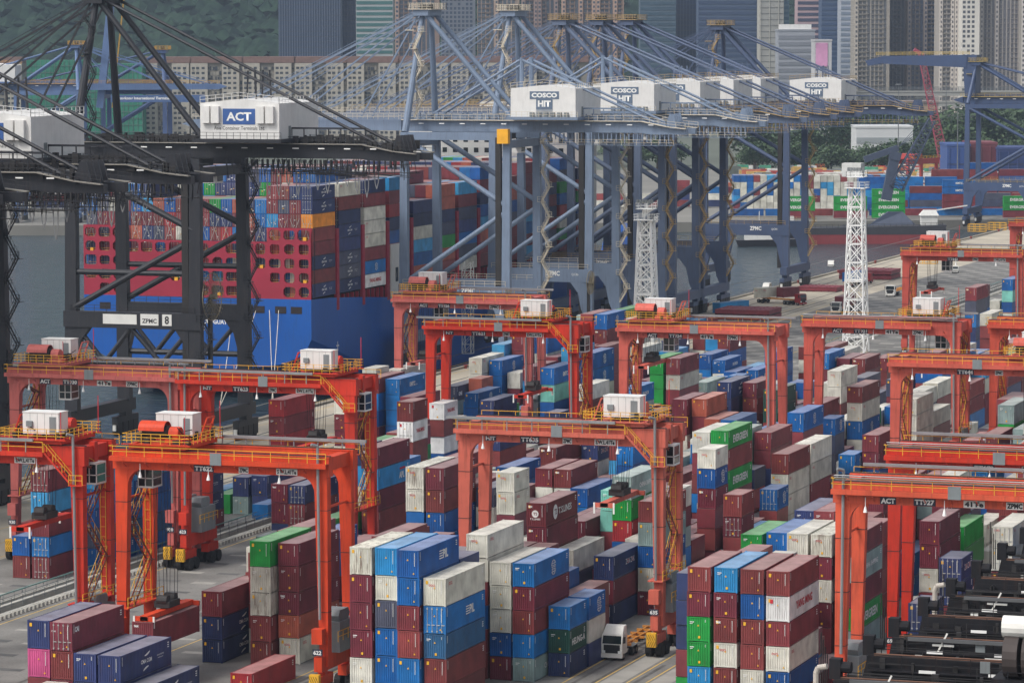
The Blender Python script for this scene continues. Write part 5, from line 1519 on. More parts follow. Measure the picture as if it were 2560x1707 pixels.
# stern frame: plates with octagonal openings
def plate(mb, x0, z0, x1, z1, y, t, k=0.36, fx=.78, fz=.72):
    cx, cz = (x0+x1)/2, (z0+z1)/2; hw, hh = (x1-x0)/2*fx, (z1-z0)/2*fz; c = min(hw, hh)*k
    oct_ = [(cx-hw+c,cz-hh),(cx+hw-c,cz-hh),(cx+hw,cz-hh+c),(cx+hw,cz+hh-c),(cx+hw-c,cz+hh),(cx-hw+c,cz+hh),(cx-hw,cz+hh-c),(cx-hw,cz-hh+c)]
    rec = [(x0,z0),(x1,z0),(x1,z0),(x1,z1),(x1,z1),(x0,z1),(x0,z1),(x0,z0)]
    for yy, fl in ((y, 0), (y+t, 1)):
        o = len(mb.v); mb.v += [(a,yy,b) for a, b in rec]+[(a,yy,b) for a, b in oct_]
        for i in range(8):
            j = (i+1) % 8; f = (o+i, o+j, o+8+j, o+8+i); mb.f.append(f if not fl else f[::-1])
    o = len(mb.v); mb.v += [(a,y,b) for a, b in oct_]+[(a,y+t,b) for a, b in oct_]
    for i in range(8): j = (i+1) % 8; mb.f.append((o+i, o+8+i, o+8+j, o+j))
m = MB(); yr = MB(); ys = MB(); CW = 50/16; rs0 = random.Random(2)
for c in range(16):
    for r in range(5):
        if r == 4 and 2 < c < 13: continue
        x0 = -25+c*CW; z0 = 20.5+r*2.85; z1 = z0+2.85
        solid = (c in (3, 4, 5) and r in (0, 1, 2)) or (c == 12 and r in (0, 1)) or (r == 0 and c in (6, 7)) or (c*5+r*11) % 13 == 0
        if solid: m.box(x0, 0, z0, x0+CW, .5, z1)
        else: plate(m, x0, z0, x0+CW, z1, 0, .5, k=rs0.uniform(.3,.55), fx=rs0.uniform(.66,.86), fz=rs0.uniform(.62,.78))
        for q in (.45, .9): yr.box(x0+.2, 1.0, z0+q, x0+CW-.2, 1.05, z0+q+.06)
        if (c*7+r*3) % 9 == 0: ys.box(x0+1.2, .55, z0+.3, x0+1.9, 1.1, z0+1.0)
m.build('stern_frame', CRIM, ship); yr.build('walkway_rail', YEL, ship); ys.build('lifebuoy_box', YEL, ship)
MB().box(-24.9,2.2,16.7,24.9,2.4,34.5).build('stern_bulkhead', DARKI, ship)
# lashing bridges between bays, on both sides and across
for b in range(9):
    y = 14.0+b*14.4
    lb = MB()
    for x in [(-24.9+q*2.48) for q in range(21)]: lb.box(x-.12,y,16.6,x+.12,y+.9,33.0)
    for z in (19.5,22.4,25.2,28.0,30.8): lb.box(-25,y,z,25,y+.9,z+.25)
    lb.build('lashing_bridge', CRIM, ship)
    ob = MB().box(24.4,y-.2,17.4,25.05,y+1.2,34.0)
    for q in range(7): ob.box(25.05,y+.2,18.4+q*2.2,25.12,y+.8,19.4+q*2.2)
    ob.build('lashing_tower', CRIM, ship)
    sp = MB()
    for q in range(5): sp.box(24.2,y+1.5+q*2.6,13.6,24.9,y+1.8+q*2.6,20.4)
    sp.build('stanchion', CRIM, ship)
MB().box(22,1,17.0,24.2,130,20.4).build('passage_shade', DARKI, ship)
# deck cargo
SPAL = 'mmmmmmnnnbbbmmkklwgmor'; rs = random.Random(11)
OUT = [['n:cma','n:cma','O','m','m','n:cma','m','n:cma'],['w:oocl','m','n','n:cma','n','k:cma','k:cma','n:cma'],['n','m','w','w:oocl','w:oocl','m','b:cosco','y:yang']]
PAL['O'] = [(226,142,36)]; CNAME['O'] = 'orange'
smass = MB(); RODC = lin((150,150,148))
bays = [(0,1.2),(1,15.4),(2,29.8),(3,44.2),(4,58.6),(5,73.0),(6,87.4),(7,101.8),(8,116.2),(9,130.6),(10,145),(11,159.4),(12,173)]
for b, yb in bays:
    for r in range(20):
        x = -24.85+r*2.49
        base = 16.7
        nt_ = 9 if 3 < r < 17 else 8
        if b == 0: nt_ = 7 if r < 2 else (8 if (r < 6 or r > 15) else 7)
        if b >= 3: nt_ = 8 if b % 2 else 7
        if b in (4,) and r > 12: nt_ = 6
        if b == 5 and r > 16: nt_ = 7
        if 10 < r < 18 and b == 1: nt_ = 9
        z = base+4.0 if r < 20 else base
        hts = 2.8
        for t in range(nt_):
            c = rs.choice(SPAL); rgb = rs.choice(PAL[c]); f = rs.uniform(.85,1.12); col = tuple(v*f for v in lin(rgb)); zz = z+t*hts
            if r == 19 and b < 3:
                tk = OUT[b][7-t] if t < 8 else 'm'; key = tk.split(':')[1] if ':' in tk else None; cc = tk[0]; h = 2.8
                body, roof, leaf, rod = cont_meshes(12.192, 2.896, True)
                o = bpy.data.objects.new('shipping_container', body); COL.objects.link(o); o.location = (SHX+x, SHY+yb, zz-4.0); o.scale = (1,1,2.78/2.896); cl = lin(rs.choice(PAL[cc])); o.color = cl+(1,)
                ntop = 7-t
                tag(o, '%s container%s, %s, outer stack of %s bay from ship stern' % (CNAME[cc], ', lettered' if key else '', 'topmost' if ntop == 0 else ORD[ntop]+' from top', ORD[b]), 'container', 'containers on the ship')
                ro = bpy.data.objects.new('roof', roof); COL.objects.link(ro); ro.parent = o; ro.color = o.color
                for dx in (0.155, 1.225):
                    d = bpy.data.objects.new('door', leaf); COL.objects.link(d); d.parent = o; d.location = (dx,0,0); d.color = o.color
                    for q in (.26,.78):
                        k2 = bpy.data.objects.new('lock_rod', rod); COL.objects.link(k2); k2.parent = d; k2.location = (q,-.03,0)
                if key: logo(o, key, 12.192, 2.896, True)
                continue
            smass.box(SHX+x, SHY+yb, zz-4.0+.04, SHX+x+W, SHY+yb+12.19, zz-4.0+hts-.03, col); smass.c[-5] = bleach_gloss(col)
            if b in (0, 1, 2) and (t >= nt_-7 or b == 0) :
                for q in (.35,.85,1.5,2.0): smass.box(SHX+x+q, SHY+yb-.06, zz-4+.15, SHX+x+q+.06, SHY+yb-.003, zz-4+hts-.15, RODC)
                smass.box(SHX+x+1.2, SHY+yb-.03, zz-4.0+.1, SHX+x+1.25, SHY+yb-.002, zz-4+hts-.1, tuple(v*.3 for v in col))
                for q in range(3):
                    a, bb = rs.uniform(.3,1.9), rs.uniform(.4,2.2); smass.box(SHX+x+a, SHY+yb-.05, zz-4+bb, SHX+x+a+rs.uniform(.12,.35), SHY+yb-.002, zz-4+bb+.16, rs.choice([lin((220,220,215)), lin((220,220,215)), lin((220,170,60))]))
stuff(smass.build('ship_deck_containers', CMA), 'mass of stacked containers filling the deck of the blue ship', 'containers')
# lashing rods crossing on the stern tiers
m = MB()
for r in range(0, 20, 1):
    x = -24.85+r*2.49
    m.bar((x+.2,.9,31.6),(x+2.2,.9,36.6),.06).bar((x+2.2,.9,31.6),(x+.2,.9,36.6),.06)
m.build('lashing_rod', ROD, ship)
# accommodation block and funnel casing
ACW = mat('ship_white', (206,206,202), .6, var=.06, streak=.15)
ac = MB().box(-22,186.5,16.7,22,198,50).box(-25.2,187,48,25.2,193,52.5).box(-6,189,52.5,6,195,56).build('accommodation', ACW, ship)
m = MB()
for f in range(11):
    for q in range(15): m.box(-20.6+q*2.8,186.44,20+f*2.6,-19.4+q*2.8,186.497,21.2+f*2.6)
for q in range(22): m.box(-24.6+q*2.2,186.94,50.2,-22.8+q*2.2,186.997,51.6)
m.build('window', GLASS, ac)
ls = MB().box(22.6,44.5,16.6,25.2,50.5,29.0).tube((24.2,44.2,17),(24.2,44.2,34),.55,n=8).build('deck_house', ACW, ship); MB().box(25.2,47,21,25.25,48.6,24).build('window', GLASS, ls)
# mooring lines from the stern to the quay
m = MB(); 
for a, b in (((18,-.1,18.2),(38,-52,4.5)),((16,-.1,18.2),(38.5,-52,4.5)),((13,-.1,18),(33,-66,4.5)),((8,-.1,18),(33.5,-66,4.5))):
    pa, pb = Vector(a), Vector(b); prev = pa
    for i in range(1, 9):
        t = i/8; c = pa.lerp(pb, t); c.z -= 4*t*(1-t)*1.2; m.tube(prev, c, .07, n=5, caps=False); prev = c
m.build('mooring_line', mat('rope_cream', (196,190,176), .8), ship)
# gangway tower and cable reels on the apron beside the hull
lt = empty('access_tower', (-262.5,735,0), 'pale lattice stair tower standing between quay and ship side', 'tower'); m = MB()
for x in (-1,1):
    for y in (-1,1): m.bar((x,y,0),(x,y,20),.14)
for i in range(10):
    for x in (-1,1): m.bar((x,-1,i*2),(x,1,i*2+2),.08); m.bar((x,-1,i*2),(x,1,i*2),.08)
    for y in (-1,1): m.bar((-1,y,i*2),(1,y,i*2+2),.08); m.bar((-1,y,i*2),(1,y,i*2),.08)
m.build('frame', ACW, lt)
REELM = mat('reel_brass', (128,118,96), .6, .2)
def reel(x, y, z, r, lab):
    e = empty('cable_reel', (x,y,0), lab, 'cable reel', 'cable reels on the quay cranes'); m = MB(); N = 30
    for i in range(N):
        a, b = 2*math.pi*i/N, 2*math.pi*(i+1)/N
        m.bar((0,r*math.cos(a),z+r*math.sin(a)),(0,r*math.cos(b),z+r*math.sin(b)),.12); m.bar((0,.2*r*math.cos(a),z+.2*r*math.sin(a)),(0,r*math.cos(a),z+r*math.sin(a)),.05); m.bar((.5,.2*r*math.cos(a),z+.2*r*math.sin(a)),(.5,r*math.cos(a),z+r*math.sin(a)),.05)
    m.tube((-.3,0,z),(.8,0,z),.5,n=10); m.build('wheel', REELM, e); MB().box(-.6,-.6,0,-.2,.6,z).build('post', DARKM, e)
reel(-243.2,705.5,13.5,3.0,'round spoked cable reel on the leg of the nearest grey-blue crane')
reel(-243.0,553,25.8,4.0,'big dark spoked cable reel above the portal of crane 8')
reel(-243.2,762,14,2.6,'round spoked cable reel on the second grey-blue crane')
# ---------------------------------------------------------------- vehicles, light towers, hatch covers
TRW = mat('truck_white', (212,210,204), .4, var=.05, streak=.1); TRR = mat('truck_red', (140,30,36), .4, var=.06); TRG = mat('truck_grille', (34,35,38), .5); ORANGEF = mat('chassis_orange', (196,128,48), .6, var=.15, streak=.3); RIM = mat('wheel_rim', (120,120,118), .5, .4)
def wheel(parent, x, y, r=.5, w=.3):
    t = MB().tube((x-w/2,y,r),(x+w/2,y,r),r,n=16).build('wheel', TYRE, parent); MB().tube((x-w/2-.01,y,r),(x+w/2+.01,y,r),r*.55,n=12).build('rim', RIM, t)
def lorry(loc, rz, paint, label, trailer=True, load=None, fair=True):
    e = empty('lorry', loc, label, 'lorry', 'lorries in the terminal', rz)
    c = MB().prism([(0,.75),(0,2.0),(.25,2.95),(1.9,2.95),(1.9,.75)], 'x', -1.22, 1.22).build('cab', paint, e)
    if fair: MB().hexa([(-1.15,.35,2.96),(1.15,.35,2.96),(1.2,1.85,2.96),(-1.2,1.85,2.96)],[(-1.05,1.2,3.75),(1.05,1.2,3.75),(1.15,1.85,3.85),(-1.15,1.85,3.85)]).build('roof_fairing', paint, c)
    MB()._add([(-1.1,-.04,1.92),(1.1,-.04,1.92),(1.06,.17,2.8),(-1.06,.17,2.8)], [(0,1,2,3)]).build('windscreen', GLASS, c)
    MB()._add([(1.225,.35,1.9),(1.225,1.25,1.9),(1.225,1.25,2.6),(1.225,.5,2.6)], [(0,1,2,3)]).build('side_window', GLASS, c)
    g = MB()
    for i in range(6): g.box(-.85,-.05,.95+i*.15,.85,-.004,1.05+i*.15)
    g.box(-.95,-.02,.85,.95,-.002,1.8); g.build('grille', TRG, c)
    MB().box(-1.24,-.12,.35,1.24,.3,.78).build('bumper', paint, c)
    for x in (-1.1,.75): MB().box(x,-.14,.85,x+.35,-.02,1.15).build('headlight', LAMP, c)
    MB().box(-.26,-.13,.5,.26,-.121,.62).build('number_plate', SIGNW, c)
    for x in (-1.5,1.3): MB().box(x,.25,2.0,x+.2,.4,2.7).build('mirror', TRG, c)
    MB().box(-.45,1.9,.7,.45,6.2,.95).build('chassis_frame', TRG, e)
    for x in (-1.0,1.0):
        wheel(e, x, .95)
        for y in (4.3,5.5): wheel(e, x, y, .5, .5)
    for x in (-1,1): MB().box(x-.3,3.6,1.02,x+.3,6.1,1.1).build('mudguard', GREYB, e)
    if trailer:
        t = MB()
        for x in (-.5,.5): t.box(x-.1,3.4,1.15,x+.1,16,1.45)
        for y in (3.4,6,8.5,11,13.5,15.8): t.box(-1.2,y,1.2,1.2,y+.25,1.44)
        t = t.build('trailer', ORANGEF, e)
        for x in (-1.0,1.0):
            for y in (13.2,14.5): wheel(e, x, y, .5, .5)
    return e
def load_box(loc, rz, L, col, label, h=2.591, key=None):
    body, roof, leaf, rod = cont_meshes(L, h, False)
    o = bpy.data.objects.new('shipping_container', body); COL.objects.link(o); o.location = loc; o.rotation_euler = (0,0,rz); o.color = lin(PAL[col][0])+(1,)
    tag(o, label, 'container', 'containers standing on the apron and lorries')
    ro = bpy.data.objects.new('roof', roof); COL.objects.link(ro); ro.parent = o; ro.color = o.color
    if key: logo(o, key, L, h, False)
    return o
lorry((-119.0,380.8,.012), 0, TRW, 'white lorry tractor with empty orange chassis beside crane 635')
load_box((-162.1,346.9,4.65), 0, 12.192, 'm', 'maroon container hanging from the spreader of crane 622', 2.896, 'tex')
lorry((-212.2,864,.012), 0, TRW, 'white lorry carrying a maroon container by the tall light tower', True, fair=False); load_box((-213.4,868,1.47), 0, 12.192, 'm', 'maroon container on the lorry by the tall light tower')
lorry((-212.3,924,.012), 0, TRW, 'white lorry with an empty short chassis on the open road', True, fair=False)
a = math.radians(62)
lorry((-226.5,888,.012), a, TRR, 'dark red lorry side-on with cream and maroon containers', True, fair=False)
load_box((-240.5,891.5,1.47), math.radians(-28), 6.058, 'w', 'cream container at the rear of the side-on red lorry', key='oocl'); load_box((-235.2,894.3,1.47), math.radians(-28), 6.058, 'm', 'maroon container at the front of the side-on red lorry')
lorry((-229.3,972,.012), math.radians(172), TRR, 'red lorry with a blue container driving away past the light tower', True, fair=False); load_box((-228.4,966,1.47), math.radians(172), 12.192, 'b', 'blue container on the red lorry driving away')
# small vans
def van(loc, rz, label, pick=False):
    e = empty('van', loc, label, 'van', 'small vehicles on the apron', rz)
    pts = [(0,.45),(0,1.0),(.9,1.15),(1.5,1.95),(4.5 if not pick else 2.9,1.95),(4.7 if not pick else 3.1,1.1),(5.1,1.05),(5.1,.45)] if pick else [(0,.45),(0,1.0),(.7,1.2),(1.4,1.95),(4.5,1.95),(4.8,1.2),(4.8,.45)]
    b = MB().prism(pts, 'x', -.88, .88).build('body', TRW, e)
    MB()._add([(-.78,.78,1.24),(.78,.78,1.24),(.72,1.33,1.86),(-.72,1.33,1.86)], [(0,1,2,3)]).build('windscreen', GLASS, b)
    for s in (-1,1): MB().box(s*.885-.005,1.5,1.25,s*.885+.005,2.8 if pick else 4.3,1.8).build('side_window', GLASS, b)
    MB().box(-.8,-.03,.7,.8,-.004,.9).build('grille', TRG, b)
    for x in (-.8,.8):
        for y in (.9,3.9): wheel(e, x, y, .34, .22)
van((-254.5,1030,.012), math.radians(12), 'white van parked near the quay edge'); van((-214.8,1018,.012), math.radians(10), 'white pickup truck driving on the far open road', True); van((-249,935,.012), math.radians(5), 'white van half hidden behind the side-on red lorry')
# hatch covers stacked on the apron
HATCH = mat('hatch_maroon', (122,46,56), .65, var=.14, scale=.3, streak=.2)
def hatch(x, y, n, label, w=13.5, l=12, rz=0):
    for i in range(n):
        e = empty('hatch_cover', (x,y,.012+i*1.35), label+(', lower one' if n > 1 and i == 0 else ', upper one' if n > 1 else ''), 'hatch cover', 'ship hatch covers on the apron', rz)
        MB().box(-w/2,0,.2,w/2,l,1.1).build('panel', HATCH, e)
        m = MB()
        for q in range(7): m.box(-w/2+.5+q*2,-.08,.1,-w/2+.9+q*2,-.003,1.2)
        m.box(-w/2-.05,-.1,1.1,w/2+.05,l+.1,1.22); m.build('rib', HATCH, e)
        m = MB()
        for q in range(6):
            for s in range(4): m.box(-w/2+.8+q*2.3,.6+s*3.4,1.22,-w/2+1.3+q*2.3,1.1+s*3.4,1.32)
        m.build('socket', HATCH, e)
        MB().box(-w/2,.2,0,-w/2+.6,l-.2,.2).box(w/2-.6,.2,0,w/2,l-.2,.2).build('skid', DARKM, e)
hatch(-229,838,2,'maroon steel hatch cover stack in front of the white light tower row'); hatch(-233.5,985,2,'maroon steel hatch cover stack beyond the tall light tower',15); hatch(-235,936,1,'single maroon hatch cover behind the side-on red lorry',11,9); hatch(-240,820,1,'single maroon hatch cover beside the quay crane legs',14,11)
load_box((-242,858,.012), math.radians(-20), 12.192, 'l', 'blue container lying on the apron beside the hatch covers')
load_box((-236,800,.012), 0, 12.192, 'l', 'light blue container on the apron behind crane 924, left one'); load_box((-233,800,.012), 0, 12.192, 'l', 'light blue container on the apron behind crane 924, right one')
# white lattice light towers
TWW = mat('tower_white', (238,238,235), .5, var=.05)
def ltower(x, y, H, label, th=1.0):
    e = empty('light_tower', (x,y,.0), label, 'light tower', 'white lattice light towers'); b, t = 2.35, 1.35; m = MB(); N = 9; zt = H-5
    P4 = lambda z: [(sx*(b+(t-b)*z/zt), sy*(b+(t-b)*z/zt), z) for sx, sy in ((-1,-1),(1,-1),(1,1),(-1,1))]
    for i in range(N):
        a, c = P4(zt*i/N), P4(zt*(i+1)/N)
        for k in range(4):
            m.bar(a[k], c[k], .3*th); l = (k+1) % 4; m.bar(a[k], a[l], .2*th); m.bar(a[k], c[l], .17*th); m.bar(a[l], c[k], .17*th)
    m.build('lattice', TWW, e)
    m = MB(); m.bar((-.3,0,0),(-.3,0,H-1),.08).bar((.3,0,0),(.3,0,H-1),.08)
    for i in range(int(H/1.0)): m.bar((-.3,0,i*1.0),(.3,0,i*1.0),.06)
    m.build('ladder', TWW, e)
    for z, w in ((zt,2.3),(zt+2.4,1.9),(zt*.45,1.9)):
        MB().box(-w,-w,z,w,w,z+.12).build('platform', TWW, e); rail(MB(), [(-w,-w,z+.12),(w,-w,z+.12),(w,w,z+.12),(-w,w,z+.12),(-w,-w,z+.12)], 1.2, 1.15, .08, 1).build('railing', TWW, e)
    for k in range(6):
        q = -1.6+k*.64; MB().box(q,-2.2,H-1.2,q+.5,-1.8,H-.5).build('floodlight', GREYB, e)
    MB().box(-2.6,-2.6,.0,2.6,2.6,.6).build('footing', CONC, e)
ltower(-181.5,757.5,41.0,'tall white lattice light tower in the middle of the open yard'); ltower(-225.5,746.5,34.0,'shorter white lattice light tower rising behind crane 924', 1.35)
def pole(px, py0, py1, D, lab):
    a, b = bd(px, py1, D), bd(px, py0, D); e = empty('lamp_post', (a.x,a.y,0), lab, 'lamp post', 'tall lamp posts behind the far terminal')
    MB().tube((0,0,0),(0,0,b.z),.28,.16,8).build('pole', GALV, e); MB().tube((0,0,b.z),(0,0,b.z+.5),1.6,1.6,10).build('lamp_ring', GALV, e)
pole(2246,213,300,1750,'grey lamp post left of the red lattice boom'); pole(2393,270,470,1500,'grey lamp post right of the red lattice boom'); pole(2365,190,300,1950,'slim grey lamp post beside the viaduct')
# ---------------------------------------------------------------- far shore, terminal, city, hill
hx, hy = -math.sin(YAW), math.cos(YAW); rx, ry = math.cos(YAW), math.sin(YAW)
def fl(u, D): return (rx*u+hx*D, ry*u+hy*D)          # lateral u, depth D -> ground xy
FARG = mat('far_ground', (120,118,112), .9, var=.2, scale=.02); FIELD = mat('far_land', (92,98,88), .95, var=.25, scale=.01)
MB().prism([fl(-2600,1300),fl(2600,1300),fl(2600,1800),fl(-2600,1800)], 'z', -9, 0.0)
structure(MB().prism([fl(-2600,1300),fl(-60,1300),fl(2600,1605),fl(2600,1800),fl(-2600,1800)], 'z', -9, -.4).build('far_quay_ground', FARG))
structure(MB().prism([fl(-9000,1800.5),fl(9000,1800.5),fl(9000,9000),fl(-9000,9000)], 'z', -9, -.2).build('far_land', FIELD))
RZF = -(math.pi/2-YAW)                                # long side (+X face) towards the camera
def far_box(u, D, z, c, key, label, L=12.192, h=2.7):
    x, y = fl(u, D); body, roof, leaf, rod = cont_meshes(12.192, 2.591, False)
    o = bpy.data.objects.new('shipping_container', body); COL.objects.link(o); o.location = (x, y, z); o.rotation_euler = (0,0,RZF); o.scale = (1,1,h/2.591); o.color = lin(PAL[c][0])+(1,)
    tag(o, label, 'container', 'containers on the far quay'); ro = bpy.data.objects.new('roof', roof); COL.objects.link(ro); ro.parent = o; ro.color = o.color
    if key: logo(o, key, 12.192, 2.591, False)
def uo(px, D): return (px-1280)*D/9000
D0 = 1335
for i, (px, n0) in enumerate(((1955,2),(2085,2),(2180,3),(2508,2))):
    for t in range(n0+1):
        if t == 0 and n0 == 2: far_box(uo(px, D0), D0, 0, 'm', None, 'maroon container at the foot of the %s far quay stack from left' % ORD[i]); continue
        far_box(uo(px, D0), D0, t*2.72, 'g', 'ever', 'green lettered container, %s layer of the %s far quay stack from left' % (ORD[t], ORD[i]))
for t in range(4): far_box(uo(2356, 1350), 1350, t*2.72+2.7, 'b' if t > 1 else 'm', 'kmtc' if t > 1 else None, '%s container, %s layer of the stack right of the red far crane' % ('blue' if t > 1 else 'maroon', ORD[t]))
fm = MB(); rf = random.Random(5)
def far_stack(u, D, n, along, cols):
    x, y = fl(u, D)
    for t in range(n):
        c = lin(rf.choice(PAL[rf.choice(cols)])); f = rf.uniform(.8,1.1); c = tuple(v*f for v in c); z = t*2.62
        L, w = (12.19, 2.44) if along else (2.44, 12.19)
        a = [fl(u, D), fl(u+L, D), fl(u+L, D+w), fl(u, D+w)]
        fm.hexa([(p[0],p[1],z+.03) for p in a], [(p[0],p[1],z+2.6) for p in a], c); fm.c[-5] = bleach_gloss(c)
for k in range(26): far_stack(uo(1835, 1400)+k*2.6, 1400, 5, False, 'wwwbmwwbl')
for k in range(24): far_stack(uo(1995, 1420)+k*2.6 if k < 10 else uo(2420,1420)+(k-10)*2.6, 1420, 5, False, 'wwbmmw')
for k in range(16): far_stack(uo(1820, 1372)+k*13, 1350, rf.choice((1,1,2)), True, 'mmmbwnb')
for k in range(10): far_stack(uo(2190, 1362)+k*13, 1362, rf.choice((3,4)), True, 'mmmbnk')
for k in range(12): far_stack(uo(2330, 1390)+k*13, 1390, rf.choice((6,7)), True, 'mmmbb')
for k in range(3): far_stack(uo(2145, 1385)+k*13, 1385, 5, True, 'bbl')
for k in range(40): far_stack(uo(0,1420)+k*13, 1420, rf.choice((2,3,4)), True, 'mmbwn')
for k in range(620):                                   # parked lorries, cabins and boxes in the far lot
    px = rf.uniform(1820, 2560); D = rf.uniform(1470, 1760); u = uo(px, D); L = rf.uniform(2.5,9); h = rf.uniform(1.8,4.2)
    c = lin(rf.choice([(214,212,206),(214,212,206),(200,198,192),(120,126,130),(170,60,54),(60,110,160),(74,150,120),(196,160,90),(90,96,90),(180,100,70)]))
    a = [fl(u, D), fl(u+L, D+rf.uniform(-1,1)), fl(u+L, D+2.6), fl(u, D+2.6)]
    fm.hexa([(p[0],p[1],0) for p in a], [(p[0],p[1],h) for p in a], c)
stuff(fm.build('distant_containers_and_lorries', CMA), 'far-off jumble of stacked containers and parked lorries across the water', 'containers')
# all yard boxes too small or hidden to pick out
stuff(mass.build('container_stacks_behind', CMA), 'remaining mass of stacked containers filling the rest of the yard', 'containers')
# towers: pixel span, depth, colours, window style
def facade(name, label, px0, px1, D, top, wall, glass, style, fh=3.2, cw=3.0, depth=26, cat='tower', skew=0.0, base=0):
    u0, u1 = uo(px0, D), uo(px1, D); w = u1-u0; x, y = fl(u0, D)
    e = empty('tower_building' if cat == 'tower' else name, (x, y, 0), label, cat, 'buildings behind the port', YAW+skew)
    wm_ = mat('wall_'+name, wall, .75, var=.06, scale=.05); gm = mat('glazing_'+name, glass, .25, var=.12, scale=.06)
    MB().box(0,0,base,w,depth,top).build('wall', wm_, e)
    m = MB(); n = int((top-base-4)/fh); rr = random.Random(name)
    if style == 'bands':
        for f in range(n): m.box(.3,-.25,base+3+f*fh,w-.3,-.01,base+3+f*fh+fh*.55)
    elif style == 'fins':
        m.box(.2,-.05,base+2,w-.2,-.01,top-1); k = MB(); q = .6
        while q < w-.4: k.box(q,-.5,base+2,q+.35,-.06,top-.5); q += cw
        stuff(k.build('fin', wm_, e))
        k = MB()
        for f in range(n): k.box(.2,-.2,base+3+f*fh,w-.2,-.055,base+3+f*fh+.5)
        stuff(k.build('spandrel', mat('spandrel_'+name, tuple(v*.7 for v in glass), .5), e))
    elif style == 'windows':
        cols = int(w/cw)
        for f in range(n):
            for c in range(cols):
                if rr.random() < .06: continue
                m.box(c*cw+.5,-.06,base+3+f*fh+.6,c*cw+cw-.6,-.01,base+3+f*fh+fh-.7)
    elif style == 'slab':
        k = MB(); b = MB(); x0 = 0
        while x0 < w-3:
            bw = min(9.5, w-x0); k.box(x0,-1.6,base,x0+bw,-.01,top-2)
            for f in range(n):
                z = base+3+f*fh
                for q in (.8,3.2,6.2):
                    if q+1.6 < bw and rr.random() > .05: m.box(x0+q,-1.66,z+.7,x0+q+1.7,-1.61,z+2.0)
                    if rr.random() < .35: b.box(x0+q+.2,-2.1,z+.1,x0+q+1.0,-1.62,z+.6)
            x0 += bw; rw = min(8.0, w-x0)
            for f in range(n):
                z = base+3+f*fh; q = .3
                while q < rw-1:
                    ww = rr.uniform(.6,1.6)
                    (m if rr.random() < .65 else b).box(x0+q,-rr.uniform(.1,1.0),z+rr.uniform(0,.8),x0+q+ww,-.01,z+rr.uniform(1.4,2.5)); q += ww+rr.uniform(.1,.7)
            x0 += rw
        stuff(k.build('bay', mat('bay_'+name, tuple(min(255, v*1.3) for v in wall), .75), e)); stuff(b.build('balcony', mat('balcony_'+name, tuple(v*1.1 for v in wall), .75), e))
    elif style == 'resi':
        cols = max(2, int(w/cw)); k = MB(); b = MB()
        for c in range(cols):
            x0 = c*cw; kind = (c+rr.choice((0,0,0,1))) % 4; jx = rr.uniform(0,.5)
            if kind == 0: k.box(x0+.1,-1.2,base+2,x0+cw-.3,-.01,top-rr.uniform(0,2))
            if kind in (1, 3): m.box(x0+.3+jx*.5,-.09,base+2,x0+cw-.5,-.02,top-1)
            for f in range(n):
                z = base+3+f*fh; yy = -1.26 if kind == 0 else -.06
                if kind == 0: m.box(x0+.5+jx,yy,z+.7,x0+cw-.8,yy+.05,z+fh-.8)
                elif kind == 2:
                    m.box(x0+.3,yy,z+.8,x0+cw-.5,yy+.05,z+fh-.5); b.box(x0+.1,-.9,z,x0+cw-.2,-.07,z+.8)
                elif kind == 1: b.box(x0+.2,-.5,z,x0+cw-.4,-.1,z+.5)
                elif rr.random() < .5: b.box(x0+.6,-.5,z+.3,x0+1.4,-.1,z+.9)
        stuff(k.build('bay', mat('bay_'+name, tuple(min(255, v*1.18) for v in wall), .75), e)); stuff(b.build('balcony', mat('balcony_'+name, tuple(v*.8 for v in wall), .75), e))
    stuff(m.build('window', gm, e))
    MB().box(-.3,-.3,top,w+.3,depth,top+1.0).build('parapet', wm_, e)
    return e, w
T = 112
tow = [('lined',700,855,2450,T,(92,104,124),(58,72,96),'fins',3.6,1.7),('navyglass',852,893,2480,T,(60,72,100),(44,56,84),'fins',3.6,2.4),('greenwhite',893,985,2380,T,(150,156,158),(64,104,104),'bands',3.6,3),('tan1',990,1100,2600,T,(136,116,106),(74,84,98),'resi',3.1,3.2),('slate1',1105,1190,2700,T,(104,110,120),(60,72,92),'windows',3.2,3),('tan2',1195,1300,2550,T,(142,124,112),(80,88,98),'resi',3.1,3.0),('brown3',1305,1400,2650,T,(124,108,104),(72,80,92),'resi',3.1,3.0),('tan4',1405,1560,2600,T,(150,126,112),(78,84,94),'resi',3.1,3.1),
 ('tealglass',1600,1690,2500,T,(74,92,106),(58,80,96),'bands',3.6,3),('navy2',1690,1745,2540,T,(56,70,98),(46,60,90),'fins',3.6,2.2),('navy3',1745,1895,2450,T,(64,80,106),(50,66,94),'bands',3.6,2),('beige',1898,1958,2420,T,(168,166,158),(150,150,146),'fins',4,6),('aqua',1958,1972,2430,T,(98,124,138),(74,104,124),'bands',3.6,3),
 ('pink',1992,2052,2700,T,(170,146,150),(72,74,94),'bands',4.2,3),('navy4',2052,2100,2650,T,(66,84,112),(56,74,104),'bands',3.6,3),('pale',2100,2132,2600,T,(160,166,176),(120,130,146),'bands',3.8,4),('resiA',2134,2222,2300,T,(146,140,132),(86,88,92),'resi',3.0,2.6),('resiB',2222,2268,2330,T,(104,102,108),(64,70,84),'resi',3.0,2.4),('resiC',2266,2345,2320,T,(112,104,102),(58,68,88),'resi',3.0,2.6),('resiD',2345,2402,2260,T,(158,152,146),(92,92,96),'resi',3.0,2.4),('cream',2402,2446,2240,T,(206,202,194),(84,86,92),'windows',3.0,2.8),('resiE',2446,2548,2250,T,(150,144,140),(92,92,98),'resi',3.0,2.4),('resiF',2550,2640,2240,T,(160,156,150),(94,94,98),'resi',3.0,2.6)]
